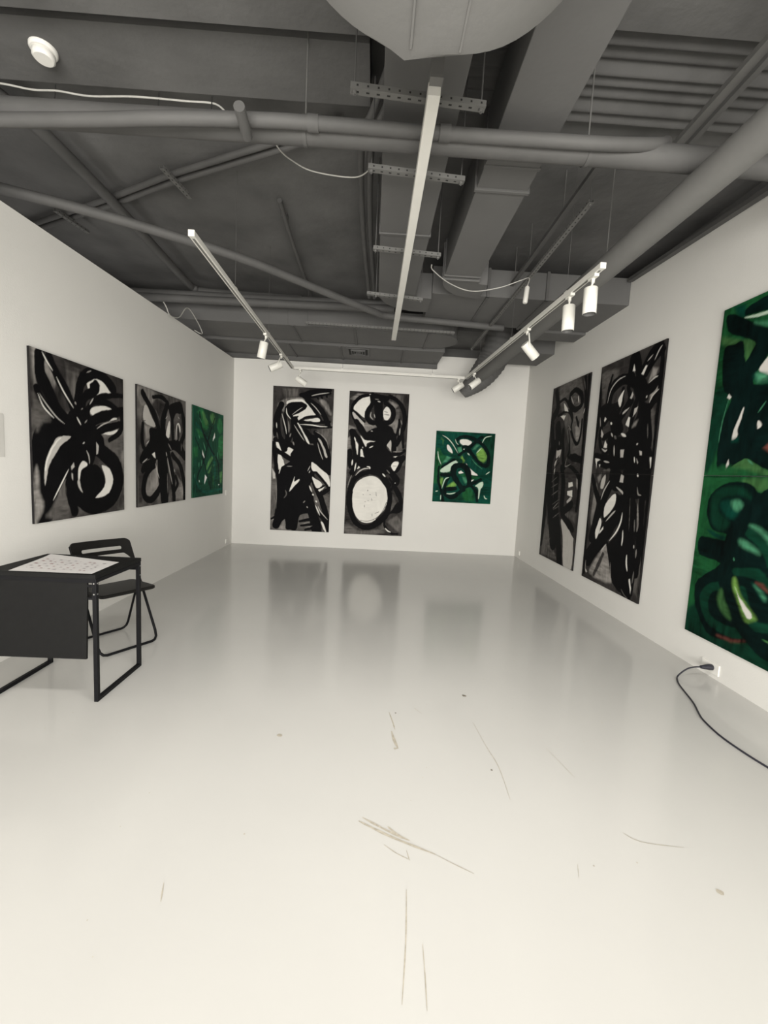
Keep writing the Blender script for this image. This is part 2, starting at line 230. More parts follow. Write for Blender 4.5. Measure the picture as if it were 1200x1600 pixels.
# ------------------------------------------------------------ paintings
PAL = [(.003,.003,.0035),(.034,.031,.030),(.105,.098,.092),(.25,.235,.22),(.50,.48,.45),(.78,.76,.71),
       (.0015,.010,.009),(.003,.034,.018),(.010,.085,.026),(.050,.150,.045),(.08,.32,.17),(.54,.68,.54),(.002,.046,.030),(.20,.42,.08),(.26,.08,.06)]
PD = json.loads(r'''{"L1":[[1,0,4,1006,998,1008,991,698,-12,664],[3,0,23,997,92,993,48,915,53,798,23,786],[2,0,312,986,460,963,401,749,330,831],[2,0,29,704,182,616,85,584,31,530],[3,0,22,324,61,302,72,170,84,96,28,12,-2,9],[2,0,688,537,988,547,983,337,897,430],[2,0,161,105,333,277,311,14,70,23],[4,0,212,521,380,529,245,470,161,377,101,243,111,354,164,443],[3,0,121,937,163,931,226,865,190,799,138,856],[5,0,539,898,625,938,745,935,857,884,651,834,565,829],[5,0,575,723,694,763,837,764,708,713,588,683],[5,0,704,569,918,617,909,588,799,563],[3,0,968,451,1001,462,994,124,977,221],[0,13,86,971,86,867,146,778,240,667,333,600],[0,10,165,982,238,875,328,784,399,685],[0,8,52,777,100,707,216,634,395,582],[0,12,426,744,471,886,597,966,746,961,857,901],[0,9,478,695,508,796,622,855,639,899],[0,0,566,887,639,920,683,898,666,845,592,825],[0,6,504,698,681,821,995,878],[0,7,503,665,590,766,710,796,871,777,974,716,953,601,798,526],[0,11,474,597,707,687,993,765],[0,9,473,556,737,611,937,656],[0,22,395,582,214,566,102,499,67,411,92,280,107,132],[0,24,473,564,329,482,205,355,143,204,95,95,77,52],[0,18,290,426,263,333,201,241],[0,0,336,678,506,730,615,626,733,496,493,351,337,396,319,552],[0,20,526,519,700,441,860,355,909,223,820,104,613,73,458,125,369,236,399,349],[0,12,386,325,330,198,375,40],[0,14,565,402,491,284,542,147],[0,0,465,317,607,352,712,299,725,201,600,126,460,176,422,251],[5,0,697,344,792,317,841,243,788,144,614,115,725,192,735,273],[5,0,416,251,424,325,473,371,521,359,513,338,451,309,428,235],[4,0,408,236,429,251,447,201,466,159,427,194],[4,0,348,333,374,362,380,333,353,309],[4,0,349,293,361,285,363,245,351,261],[4,0,229,516,355,525,268,475,184,399,131,317,100,221,103,324,159,443],[5,0,104,324,141,421,210,491,257,517,175,444,129,362,115,309],[3,0,21,317,46,302,56,179,79,97,28,12,-2,9],[2,0,276,223,282,81,323,5,103,27,160,90],[2,0,21,737,55,714,171,610,90,585,36,530],[5,1.1,59,750,99,686,151,648,194,624],[4,1,71,752,131,697,216,634,290,600],[5,1.1,104,993,142,949,194,903],[5,1.2,226,872,292,794,386,708],[4,1.2,516,443,543,402,549,351],[4,0,626,507,656,483,651,427,631,421],[5,1.2,322,317,246,224,167,128],[5,1.2,417,655,461,607],[3,1,502,624,530,647],[3,1.5,401,749,413,734],[4,1,644,599,721,636,810,662],[5,0,852,698,903,703,903,692,802,670],[4,1.2,477,487,497,496],[4,1.2,562,754,606,802],[3,1,465,709,485,718],[3,1,534,960,590,983]],"L2":[[3,0,17,989,363,982,250,879,128,849,56,852],[2,0,298,973,1007,991,1009,726,880,939,570,899],[1,0,19,296,136,296,73,25,15,29],[4,0,121,840,173,847,233,784,328,698,217,688,127,708,98,761],[3,0,127,680,232,682,232,589,140,568],[1,0,330,919,570,922,533,810,395,809],[3,0,760,268,927,172,972,13,721,28],[3,0,150,180,213,274,325,348,409,233,374,126,210,82,134,123],[2,0,882,531,1000,588,1002,292,883,378],[0,10,94,947,203,866,312,785,394,674,497,528],[0,6,282,941,430,963,552,936,606,888],[0,12,570,915,498,791,480,682,569,564],[0,0,625,922,798,969,880,973,880,865,759,852,681,763,606,849],[0,11,880,939,944,822,966,688,861,546],[0,9,681,843,681,699,701,539],[0,4,819,743,829,645,800,560],[0,7,97,691,81,578,124,489,326,476],[0,0,217,660,312,679,533,655,605,534,569,406,359,401,138,440,124,482,216,573],[0,13,376,447,168,448,78,395],[0,10,310,407,137,339,92,311],[0,26,444,526,479,295,513,41],[0,10,309,356,167,281,105,167,134,79,242,50,374,111,461,217],[0,13,588,470,681,253,721,28],[0,16,624,535,800,543,967,449],[0,10,681,457,883,336,970,136,972,13],[0,7,760,244,801,176,741,102],[5,0,542,656,588,746,624,757,615,614,551,618],[5,0,760,607,779,740,829,769,876,732,864,673,829,744,799,741,769,608],[5,0,254,451,310,468,326,416,285,429],[4,1.5,325,371,358,295,400,234],[4,1.8,569,422,615,311,681,171],[3,1.8,569,278,577,86],[4,1.5,542,476,559,437],[4,1.2,154,526,208,561],[4,1.2,85,368,175,408],[4,1.5,720,319,740,286],[3,1,329,839,411,752],[4,1,533,779,570,806],[4,1,809,828,849,808],[3,1,892,574,892,498],[0,1,114,833,83,725,142,724],[3,1.5,588,557,662,497]],"L3":[[7,0,19,997,1003,1004,990,-4,9,-4],[8,0,114,937,262,984,394,924,477,825,370,757,265,805,237,906],[9,0,262,955,340,946,449,861,396,808,316,867],[9,0,530,959,644,978,691,907,619,848,531,910],[8,0,782,916,923,942,961,806,866,756,769,831],[8,0,820,689,980,732,989,504,876,446,793,582],[8,0,93,751,267,748,320,675,192,667],[8,0,25,546,144,560,146,448,50,445],[9,0,572,460,644,461,547,306,463,276,407,347],[8,0,607,224,697,233,731,84,642,56],[9,0,866,274,963,284,952,142,880,143],[12,5,92,807,399,681,692,390,672,44],[6,4,187,946,266,767,570,541,814,391,891,23],[6,4,676,925,481,687,351,434,149,240,128,60],[7,5,394,914,772,728,719,495,355,238],[6,3,71,658,272,480,408,286,583,48],[12,4,53,241,306,61,988,63],[11,0,681,762,692,701,624,651,618,676],[10,1.8,307,621,389,524],[11,0,283,538,350,454,338,439,284,480],[11,0,368,257,432,216,357,139,344,158],[10,1.5,260,423,262,345],[11,1.8,188,192,201,168],[10,1.4,779,528,813,434],[10,1.4,184,392,178,335],[10,1.2,167,693,205,649],[11,1.5,824,118,871,120],[10,1.2,188,882,252,832],[9,1.4,677,379,648,337],[10,1,888,274,886,155],[10,1,64,270,65,213]],"B1":[[1,0,-7,999,1009,997,976,774,1,486],[2,0,151,986,415,988,398,939,188,917],[3,0,188,913,378,926,505,920,551,882,619,827,558,790,367,786,226,818,74,862],[5,0,221,888,294,911,463,917,550,895,716,816,558,799,432,761,389,769,429,805,323,803],[3,0,802,923,889,903,971,830,939,825,861,867,772,909],[2,0,714,710,948,729,981,597,913,640],[5,0,63,617,144,605,222,558,284,586,371,566,310,520,202,535,104,564],[3,0,1,682,46,639,15,616],[5,0,106,533,183,508,218,446,165,437,114,400],[0,13,138,877,88,815,72,736,131,645,210,571],[0,9,224,853,198,756,247,669,221,567],[0,6,69,780,41,709,44,665],[0,0,233,879,337,897,465,900,561,882,553,856,427,822,323,803,303,785,237,818],[0,8,300,820,337,759,330,693,271,626,221,572],[0,13,367,782,457,718,547,654,574,588],[0,0,303,780,429,801,389,769,523,697,570,632,490,564,358,605,332,671],[0,10,461,945,671,971,934,991],[0,7,547,930,715,947,937,969],[0,0,429,949,608,970,745,978,611,927,548,912],[0,12,569,922,722,877,855,815,925,746],[0,7,548,912,680,854,816,770],[0,5,432,766,568,800,748,808],[0,7,454,762,688,767,944,773],[0,6,498,732,690,734,979,738],[0,4,715,951,749,926],[0,4,789,957,812,931],[0,4,874,963,886,942],[0,17,544,698,633,656,742,636,806,504],[0,10,715,697,847,656,930,573,969,494],[0,11,57,634,185,624,348,592,447,563],[0,10,72,564,246,523,410,482],[0,8,26,612,52,532,103,399],[0,0,339,560,484,630,636,612,810,593,967,516,1009,418,648,456,502,408,345,480,310,529],[5,1.2,152,816,187,765,222,713,236,678],[5,1.5,224,853,237,814,303,780],[4,1,322,811,405,840,489,865],[3,2,261,766,275,723,272,687],[3,2,310,684,290,657],[4,1.2,359,742,448,687,537,636],[5,0,412,752,444,748,523,693,602,642,620,615,569,637,513,684],[4,1.2,624,897,712,864,800,820],[4,1.5,631,945,736,958,926,973],[5,0,516,776,622,787,749,797,783,774,666,771],[5,1.8,455,747,625,748,786,741,914,741],[4,0,761,658,816,642,886,581,933,538,901,533,830,602],[3,2,714,706,823,682,913,640,950,587],[4,1.2,758,628,800,570,860,509],[3,2,346,627,369,601],[2,2,74,687,99,640],[4,1.5,65,753,73,714],[2,0,4,442,84,354,119,128,13,98],[4,0,15,438,71,399,73,367,29,366],[2,0,836,279,989,273,1005,100,846,165],[2,0,437,88,520,154,678,93,794,3,444,6],[3,0,242,85,160,10,280,7],[5,0,118,507,194,499,195,464,145,422,117,422],[0,8,52,532,79,444,128,355,114,219],[0,0,323,493,492,542,708,520,719,390,659,321,732,231,674,139,502,113,454,15,356,9,269,11,242,80,116,13,49,35,76,127,104,219,117,355,165,437,249,470],[0,17,346,467,188,414,173,311,193,175,104,36],[0,14,255,222,350,87,399,19],[0,22,409,495,483,362,624,229,743,95,793,13],[0,13,652,411,767,323,851,234,986,72],[0,14,666,514,807,495,965,426],[0,10,726,435,848,392,985,318],[0,4,768,310,897,330],[0,9,816,260,986,310],[0,11,850,120,941,80,1002,8],[0,6,504,71,722,90],[0,5,529,40,724,53],[0,5,596,13,748,26],[0,5,14,80,110,100],[5,0,668,492,756,471,844,442,955,404,995,328,928,353,848,392,759,427,688,434],[5,0,681,389,753,372,864,339,779,310,723,345],[5,0,791,299,909,326,877,307,814,288],[5,0,310,280,365,346,395,383,392,347,461,366,462,353,379,310],[5,2.2,643,327,690,283],[5,2.5,704,270,719,258],[5,2.5,759,223,782,210],[5,1.8,756,191,839,119],[4,1.5,800,187,847,147,973,90],[5,0,865,74,910,61,953,6,931,6,889,42],[3,2,549,203,580,217],[4,1.5,611,179,628,168],[4,1.2,608,428,648,465],[4,1.5,635,415,646,431],[3,1.5,256,454,347,456],[3,1.2,85,340,95,264,91,150],[3,1,20,66,62,79],[3,1.2,527,53,679,66],[3,1.2,595,27,714,41],[5,1.6,130,400,154,445,194,486],[2,2,239,289,263,258,222,230]],"B2":[[1,0,-7,1004,1004,1000,1004,674,3,473],[3,0,6,767,128,744,11,723],[2,0,703,994,898,989,904,937,794,952],[3,0,10,947,144,985,274,979,96,936],[5,0,98,914,191,952,296,971,361,968,367,916,297,871,271,822,159,854,82,875,73,901],[4,0,50,861,161,833,250,808,281,729,233,772,154,802,77,813],[3,0,273,791,361,784,492,778,450,760,324,730,281,729],[3,0,686,782,768,820,831,839,823,732,780,731,743,766],[3,0,666,945,743,938,820,918,759,890],[2,0,780,890,845,892,844,821,790,820],[2,0,904,694,937,610,862,604,866,648],[3,0,-6,674,25,684,66,609,1,599],[5,0,577,877,627,905,684,888,704,853,660,817,595,820],[3,2,589,873,654,866],[3,2,591,853,688,849],[0,7,339,981,179,960,68,905,50,865],[0,4,49,874,161,837,273,791],[0,4,40,861,77,813,155,788],[0,9,381,986,388,926,319,871,302,827,381,793,490,791],[0,0,359,990,640,979,735,990,624,939,560,929,578,780,449,777,422,909,368,912],[0,9,603,930,714,902,753,854,716,805,598,794],[0,8,557,947,511,972],[0,9,684,976,827,944,924,872,945,797,890,716,834,648],[0,5,854,822,850,768,825,715],[0,5,924,788,926,694,945,628],[0,16,532,797,552,731,548,664],[0,0,483,760,621,781,732,766,780,731,774,687,680,658,662,622,766,583,793,535,778,489,417,482,410,549,323,543,264,587,314,623,376,651,484,663,331,659,275,676,283,712,387,745],[0,13,133,792,213,746,307,690],[0,12,65,725,105,654,144,584,145,476],[0,9,97,725,213,656,296,596],[0,9,225,639,212,567,208,500],[0,12,47,586,69,475],[0,11,781,713,780,647,787,588],[0,8,767,575,874,586,970,606],[0,9,792,544,955,561],[0,0,141,521,322,547,433,536,417,486,199,482],[4,0,661,640,700,667,727,672,735,605,707,618],[5,0,230,599,263,595,278,560,312,540,238,523,226,532],[5,0,208,701,287,667,461,666,332,650,314,623,280,640],[5,2,112,686,137,655],[5,0,131,659,171,638,186,603,179,562,154,602],[5,0,784,566,855,570,823,560],[3,1.8,775,597,884,600,937,608],[5,1.8,369,616,433,630],[4,1.5,383,734,415,732],[4,1.4,374,864,367,833,412,812],[4,1.2,424,851,443,825],[4,2,473,940,521,935],[3,1.2,427,953,493,952],[4,1.5,328,981,355,984],[4,1.4,873,764,869,715],[3,1.5,876,822,902,787],[4,1.5,254,622,261,611],[1,0,16,460,995,503,984,3,-4,-3],[2,0,791,303,887,232,847,204,783,184],[2,0,727,100,898,149,982,105,970,21],[2,0,43,86,191,34,359,23,600,51,661,98,693,16,51,3],[0,14,138,543,154,490,95,434],[0,0,138,543,475,551,791,557,774,516,659,473,708,438,488,434,331,475,233,469],[0,11,776,503,835,468,955,561],[0,13,703,474,843,409,869,378],[0,10,824,386,851,341,950,265,947,197],[0,5,733,407,804,368,787,331],[0,0,886,241,977,225,982,183,897,163,787,157,725,118,678,136,805,184],[0,5,711,136,685,76,803,22,916,15],[0,11.5,389,450,153,400,72,289,87,188,186,89,356,51,552,82,720,164,760,275,694,370,555,435,389,450],[0,9,486,452,645,410,750,362],[5,0,391,418,491,416,604,382,686,338,713,283,706,228,642,163,548,115,429,87,308,87,204,126,137,189,119,262,143,336,241,392],[0,0.8,520,307,529,280],[0,0.8,449,260,458,246],[0,0.8,332,212,334,196],[2,0.8,466,155,474,132],[0,0.9,521,156,586,168],[2,1.4,375,322,379,311],[2,1.2,412,289,428,287],[2,1,296,289,308,282],[2,1,335,239,344,234],[2,1,390,247,395,241],[0,1,273,100,406,98,547,124,651,177,705,238],[0,2,543,115,601,139,662,172],[4,2,156,418,225,451,309,470,397,472],[5,2,341,485,390,481,397,468],[5,2.2,614,441,666,419],[3,1.6,682,469,740,443],[5,0,795,526,882,528,854,491,814,463,760,494],[0,0.8,787,499,853,498],[5,0,179,463,199,486,232,476,201,466],[5,2,137,449,158,508],[5,2.4,96,529,89,488],[5,2,705,53,757,33,809,25],[4,1.5,830,377,847,380],[3,1.5,29,329,57,379,96,421]],"B3":[[12,0,2,991,1004,1000,996,7,0,-6],[8,0,12,714,134,539,90,263,2,260],[7,0,798,973,994,981,1008,485,838,523],[8,0,30,760,165,703,298,690,175,577,92,519],[9,0,84,906,130,872,116,781,80,816],[10,0,144,557,202,659,279,635,208,578],[5,0,195,812,235,795,297,699,241,715,199,758],[5,0,412,884,499,897,611,866,540,809,473,815,416,840],[10,0,378,775,443,787,460,716,384,703],[13,0,701,716,770,792,853,732,881,661,833,587,752,628],[10,0,636,768,690,834,735,827,674,770],[13,0,436,606,453,661,497,653,518,609,472,567],[8,0,504,51,536,191,622,221,706,142,715,32],[7,0,349,45,497,134,550,25],[11,0,118,465,212,524,370,603,384,568,290,509,263,435,122,420],[8,0,263,435,294,454,297,418,188,414],[8,0,409,404,628,414,808,367,635,332],[5,0,416,441,459,461,506,427,430,414],[5,0,538,565,621,486,750,401,628,414,577,485],[10,0,488,362,543,365,577,293,540,283],[5,0,635,332,690,335,648,305],[11,0,719,254,813,312,857,305,842,240,812,202,800,82,778,81,780,191,753,236],[13,0,116,347,160,339,148,221,114,237],[13,0,236,224,340,293,388,257,356,229,247,215],[6,7,358,882,431,930,584,928,765,855,886,734,919,608,869,542,756,583,649,678,543,755],[6,6,408,677,512,745,615,821,696,888,779,945],[6,5,479,743,464,788,529,799,600,739],[12,5,87,861,119,736,189,676,367,639,459,588],[6,4,114,942,263,850,383,712],[6,4,127,493,242,562,368,630],[7,5,344,656,392,604,457,607],[6,4,325,889,386,811,420,804],[12,10,519,663,614,577,800,458,877,342,922,207,879,67],[6,11,514,190,394,313,330,420,356,512,464,535,556,484,597,376,618,267],[6,7,125,384,300,391],[6,6,810,349,640,268,555,228],[6,8,533,227,452,141,325,71,211,122,206,177,380,202],[6,5,83,500,72,354,116,210,170,83,175,10],[6,6,641,250,736,181,771,34],[6,5,260,335,220,287,195,176],[11,1.5,103,942,193,902,287,825,384,703],[11,1.5,786,864,835,939,941,965],[11,1.8,258,353,195,322,150,193],[11,1.5,44,716,61,626,113,529],[11,1.8,233,122,310,122,391,143],[11,1.8,548,710,588,680],[10,1.4,619,640,703,563,819,495],[11,1.5,886,421,954,464],[11,1.5,140,101,140,27],[11,1.6,879,122,905,81,940,73],[11,1.5,43,147,87,154],[5,2,478,757,488,766],[11,1,324,898,350,846,385,820],[11,1.4,701,716,781,792]],"R1":[[1,0,-8,999,1022,999,995,1,-4,0],[2,0,182,987,784,992,940,717,906,585,739,587],[3,0,734,746,890,759,910,678,809,654],[2,0,679,644,939,651,975,571,705,588],[4,0,595,249,931,176,963,144,977,6,767,6,676,158],[2,0,128,241,62,10,573,17,312,133],[3,0,891,477,968,484,970,411,909,436],[2,0,732,306,974,296,964,247,636,280],[0,14,110,971,196,874,61,813,131,672],[0,9,545,930,677,940,824,902,847,854,692,837,533,882,545,930],[0,10,881,983,972,781,1000,517,1087,52],[0,8,969,988,1033,778,1091,518],[0,6,223,903,372,914,539,867,641,798,639,729,809,654,888,693,900,772],[0,22,249,767,343,652],[0,10,418,738,488,590,553,532],[0,5,560,746,651,631,635,588,979,564],[0,6,219,828,516,841,648,784],[0,6,746,793,831,748],[0,26,180,655,79,517,218,324,411,102],[0,20,348,480,399,292,547,149,653,10],[0,14,478,532,558,445,590,300,822,337],[0,8,655,546,955,477,965,315],[0,12,599,278,916,210],[0,12,944,571,705,588],[0,12,-10,517,64,278,30,73],[5,0,363,893,491,856,518,837,404,847],[5,0,300,824,454,819,411,792],[5,2,743,905,777,866],[4,1.5,552,916,644,867],[4,0,274,631,412,632,392,591,273,593],[4,4,313,593,254,548],[4,3,257,540,259,494],[0,2,226,563,369,599],[0,2,207,517,387,562],[5,0,686,404,820,414,836,379,696,383],[5,0,698,454,801,455,827,435,711,426],[4,4,713,348,806,372],[2,1.5,199,447,367,480],[2,1.5,214,417,405,443],[2,1.5,237,371,443,406],[2,1.5,284,318,487,355],[2,1.5,319,289,505,319],[3,1.5,315,296,475,340],[2,1.5,341,243,521,282],[2,1.5,248,89,315,126],[3,1.2,601,660,579,746,541,711],[3,1.5,329,682,340,659],[3,2,554,761,639,729],[4,1.5,935,829,916,804],[2,2,849,986,909,922],[3,1.6,599,589,568,539,722,552]],"R2":[[1,0,-21,1003,1011,998,1001,507,-13,503],[2,0,21,964,343,955,232,890,160,833,92,838],[1,0,388,988,601,999,517,945],[3,0,861,837,969,844,967,796,863,770],[3,0,532,908,564,961,593,954,615,900],[3,0,703,932,798,965,767,926,731,892],[3,0,816,861,855,910,925,903,901,879],[2,0,864,767,944,739,973,606,875,710],[0,14,532,908,566,989,656,923,703,871],[0,15,202,810,238,878,392,906,563,898],[0,12,130,747,109,797,303,796,433,806],[0,0,425,896,615,900,746,887,822,847,831,793,682,796,608,851,518,873],[0,10,687,910,831,971,935,991],[0,9,767,895,875,947,976,967],[0,13,773,817,882,842,961,867],[0,12,866,764,935,792,988,794],[0,8,437,865,433,806,389,772],[0,8,522,865,570,811,475,774],[0,10,601,802,481,759,382,715],[0,10,679,803,626,740,618,694],[0,9,736,785,733,730,635,686],[0,0,734,793,864,767,910,708,950,607,727,619,524,654,618,694,739,717],[0,0,112,788,304,792,425,755,509,691,403,666,299,692,247,741,144,714],[0,8,92,797,105,724,96,668,152,618],[0,9,165,666,306,676,302,610,209,600],[0,0,261,670,636,650,924,614,988,507,377,505,313,583],[0,9,42,587,320,567,566,550],[0,9,75,553,364,536],[0,8,962,978,986,801,999,540],[0,5,225,944,183,894,164,825],[0,8,-26,993,42,792,6,629],[5,0,392,798,366,826,454,860,447,842,423,796],[4,0,568,818,599,841,616,829,597,813],[4,0,641,735,655,767,703,774,686,754],[5,0,537,709,573,739,602,734,589,699],[3,0,645,693,665,710,724,720,696,697],[4,1.5,466,760,531,774],[4,1.5,468,756,570,779],[5,0,147,746,158,762,194,752,159,738],[5,2.5,275,732,303,721],[5,3,479,676,563,662],[4,2,303,684,341,667],[3,3,371,670,405,658],[4,0,110,676,112,708,158,682,139,666],[5,0,191,625,210,656,251,635,250,619],[4,2,159,618,223,606,262,611],[4,0,501,606,558,605,557,572,514,573],[4,0,787,597,825,593,832,576,800,579],[4,2,380,628,399,582],[4,0,761,566,793,548,783,541],[5,1.5,726,573,743,549],[4,2,738,622,762,625],[5,0,48,574,157,565,91,557,87,524],[4,1.8,218,560,326,553],[5,0,131,544,165,544,153,532],[5,0,948,567,971,567,975,514],[3,0,228,516,338,524,393,505],[4,1.5,180,823,221,879,331,911,458,918],[4,1.5,867,938,911,968,948,983],[4,1.2,771,945,835,961],[5,0,702,905,753,930,773,925,730,895],[5,0,565,926,573,955,606,921],[4,1.5,823,857,893,870,937,872],[4,1.5,855,778,895,804,968,822],[4,2,803,801,819,808],[2,1.5,867,700,890,642],[3,1.5,62,767,90,721],[1,0,-1,518,995,519,999,0,-1,-2],[3,0,116,456,171,412,160,354,112,260,72,308,99,415],[2,0,118,162,143,312,210,199,158,153],[3,0,333,151,431,191,526,113,575,33,231,25,150,46],[2,0,850,373,918,390,984,283,987,93,943,78],[2,0,877,51,963,91,990,24],[4,0,214,470,269,498,290,487,261,438,211,438],[3,0,130,485,200,502,196,474,166,461],[0,10,32,485,134,415,311,320,398,268],[0,17,419,480,283,387,188,289,137,202],[0,24,614,364,441,279,238,172,91,96],[0,0,357,518,537,519,610,445,501,428,404,441],[0,0,579,519,962,519,961,432,949,401,813,403,648,350,538,338,489,420,591,419],[0,7,427,199,494,153,577,64],[0,0,538,338,813,403,878,241,873,62,855,9,590,35,485,172,473,203,600,258],[0,16,693,374,791,198,771,49,841,10],[0,9,895,416,900,312,916,209,887,28],[0,10,914,400,945,229,933,105],[0,6,962,519,994,318,1020,10],[0,6,-1,433,18,176,47,22],[1,5,386,144,324,93,245,35],[5,0,327,320,339,369,447,413,500,413,506,378,446,342,350,307],[5,0,208,203,201,240,254,297,294,282,278,241,233,205],[5,0,280,237,335,265,340,253,268,224],[4,2,372,291,467,327,520,345],[5,2.2,470,210,572,256,626,301,637,342],[5,1.8,674,270,682,234,680,204],[5,2,774,175,782,139,808,109],[5,0,846,80,865,83,892,46,889,24],[4,1.8,242,385,283,427,368,472],[4,0,535,470,550,504,595,496,593,467],[4,2.2,493,447,596,427,606,419],[5,2,798,505,816,493],[3,1.5,819,453,842,425,887,421],[3,2.5,849,390,882,312,882,277],[3,1.5,833,323,846,274],[3,1.5,58,84,67,41,118,34],[4,2.5,67,41,102,28],[3,1.3,524,117,568,32],[4,1.5,333,151,423,191],[4,1.5,861,222,866,208],[3,2,904,208,905,173],[3,1.5,902,119,896,68],[2,1.2,745,27,801,9,858,2],[2,1,733,408,769,269]],"R3":[[8,0,-5,999,320,997,469,986,643,503,11,499],[7,0,-5,736,61,769,130,727,88,582,13,506,-5,584],[12,0,80,996,173,989,187,953,125,958],[9,0,3,921,171,890,290,875,224,825,186,877,48,887],[9,0,183,504,182,533,335,553,475,518,635,525,643,503],[6,0,179,975,250,984,323,989,473,977,493,921,338,948,224,954,175,958],[6,0,25,976,79,976,190,946,353,900,508,879,535,805,381,828,272,874,124,909,53,933],[6,0,40,880,123,885,183,885,224,825,291,872,364,869,379,829,323,788,307,756,408,748,555,748,636,521,494,518,418,528,336,549,264,536,113,514,86,601,123,691,148,733,89,752,52,792],[5,0,331,791,367,814,385,818,401,775,371,777],[12,0,306,783,361,781,418,767,424,750,354,752,306,770],[10,0,315,782,380,776,408,754,334,757],[14,0,435,578,481,594,538,573,475,565],[11,2.2,172,953,265,945,340,942,407,937],[10,0,253,927,356,916,500,902,506,886,360,904],[5,0,111,736,124,744,148,733,135,727],[5,0,375,634,373,651,390,651,404,639,380,630],[5,0,241,688,255,691,235,640,235,611,197,605,212,648],[12,0,196,607,246,609,241,597,200,598],[5,0,177,533,188,547,198,533,178,518],[10,0.8,130,727,101,663,91,601],[10,1,364,675,407,702],[6,0,184,584,326,577,327,550,213,536],[10,1,332,548,380,532],[8,0,2,495,501,501,665,504,829,42,682,2,-10,-2],[7,0,-10,-2,68,101,150,51,386,30,536,56,673,28,682,2],[9,0,318,487,449,495,503,492,513,465,424,463],[9,0,604,71,667,92,805,109,821,66,663,54],[12,3,90,333,189,319,245,319],[8,0,43,232,225,252,199,234,49,183],[6,0,68,388,83,444,215,482,380,477,464,454,674,478,803,116,603,75,536,56,406,33,235,20,111,57,49,116,64,176,230,241,47,253,28,301,97,313,247,312,251,331,136,336],[7,0,96,441,220,470,347,462,395,438,313,446,179,432,172,393,259,366,215,337,116,359],[7,7,256,174,170,156,139,111,204,67,355,55,473,71],[7,6,353,230,506,239,607,208],[7,7,409,349,523,318,583,274],[7,6,420,185,517,107,643,109],[6,12,566,463,470,436,361,371,300,316,272,245,293,190,382,124,491,74,613,48,747,52],[6,0,28,301,236,311,255,263,73,251],[12,0,174,416,234,433,288,431,344,418,287,377,206,390],[10,0,257,428,308,432,347,420,313,402,274,412],[13,0,346,207,366,209,417,167,529,127,524,116,475,105,417,140,361,178],[5,0,368,187,409,162,510,128,486,114,425,145],[9,0,246,141,269,167,302,140,371,97,330,94,267,116],[10,0,358,324,399,323,482,304,501,291,427,299,359,309],[10,0,416,367,458,369,557,347,566,321,503,347],[12,0,478,214,517,208,577,194,579,178,557,174,513,193],[14,0,505,217,550,218,583,202,535,210],[10,0,494,209,519,204,575,186,566,177,523,194],[14,0,277,29,404,37,480,50,387,28],[10,1,327,269,336,259],[6,0.7,-22,496,665,504]]}''')
rng = np.random.default_rng(5)
def vnoise(nx, ny, sx, sy, seed, oct=4):
    """smooth value noise on an nx*ny grid with sx*sy cells"""
    r = np.random.default_rng(seed); out = np.zeros((ny, nx)); amp = 1; tot = 0
    for o in range(oct):
        gx, gy = max(2, int(sx*2**o))+2, max(2, int(sy*2**o))+2
        g = r.random((gy, gx)); X = np.linspace(0, gx-1.001, nx); Y = np.linspace(0, gy-1.001, ny)
        xi, yi = X.astype(int), Y.astype(int); fx, fy = X-xi, Y-yi; fx = fx*fx*(3-2*fx); fy = (fy*fy*(3-2*fy))[:, None]
        a = g[np.ix_(yi, xi)]*(1-fx)+g[np.ix_(yi, xi+1)]*fx; c = g[np.ix_(yi+1, xi)]*(1-fx)+g[np.ix_(yi+1, xi+1)]*fx
        out += amp*(a*(1-fy)+c*fy); tot += amp; amp *= .55
    return out/tot
def crom(pts, n=5, closed=False):
    return np.array([(p.x, p.y) for p in smooth_path([(x, y, 0) for x, y in pts], n, closed)])
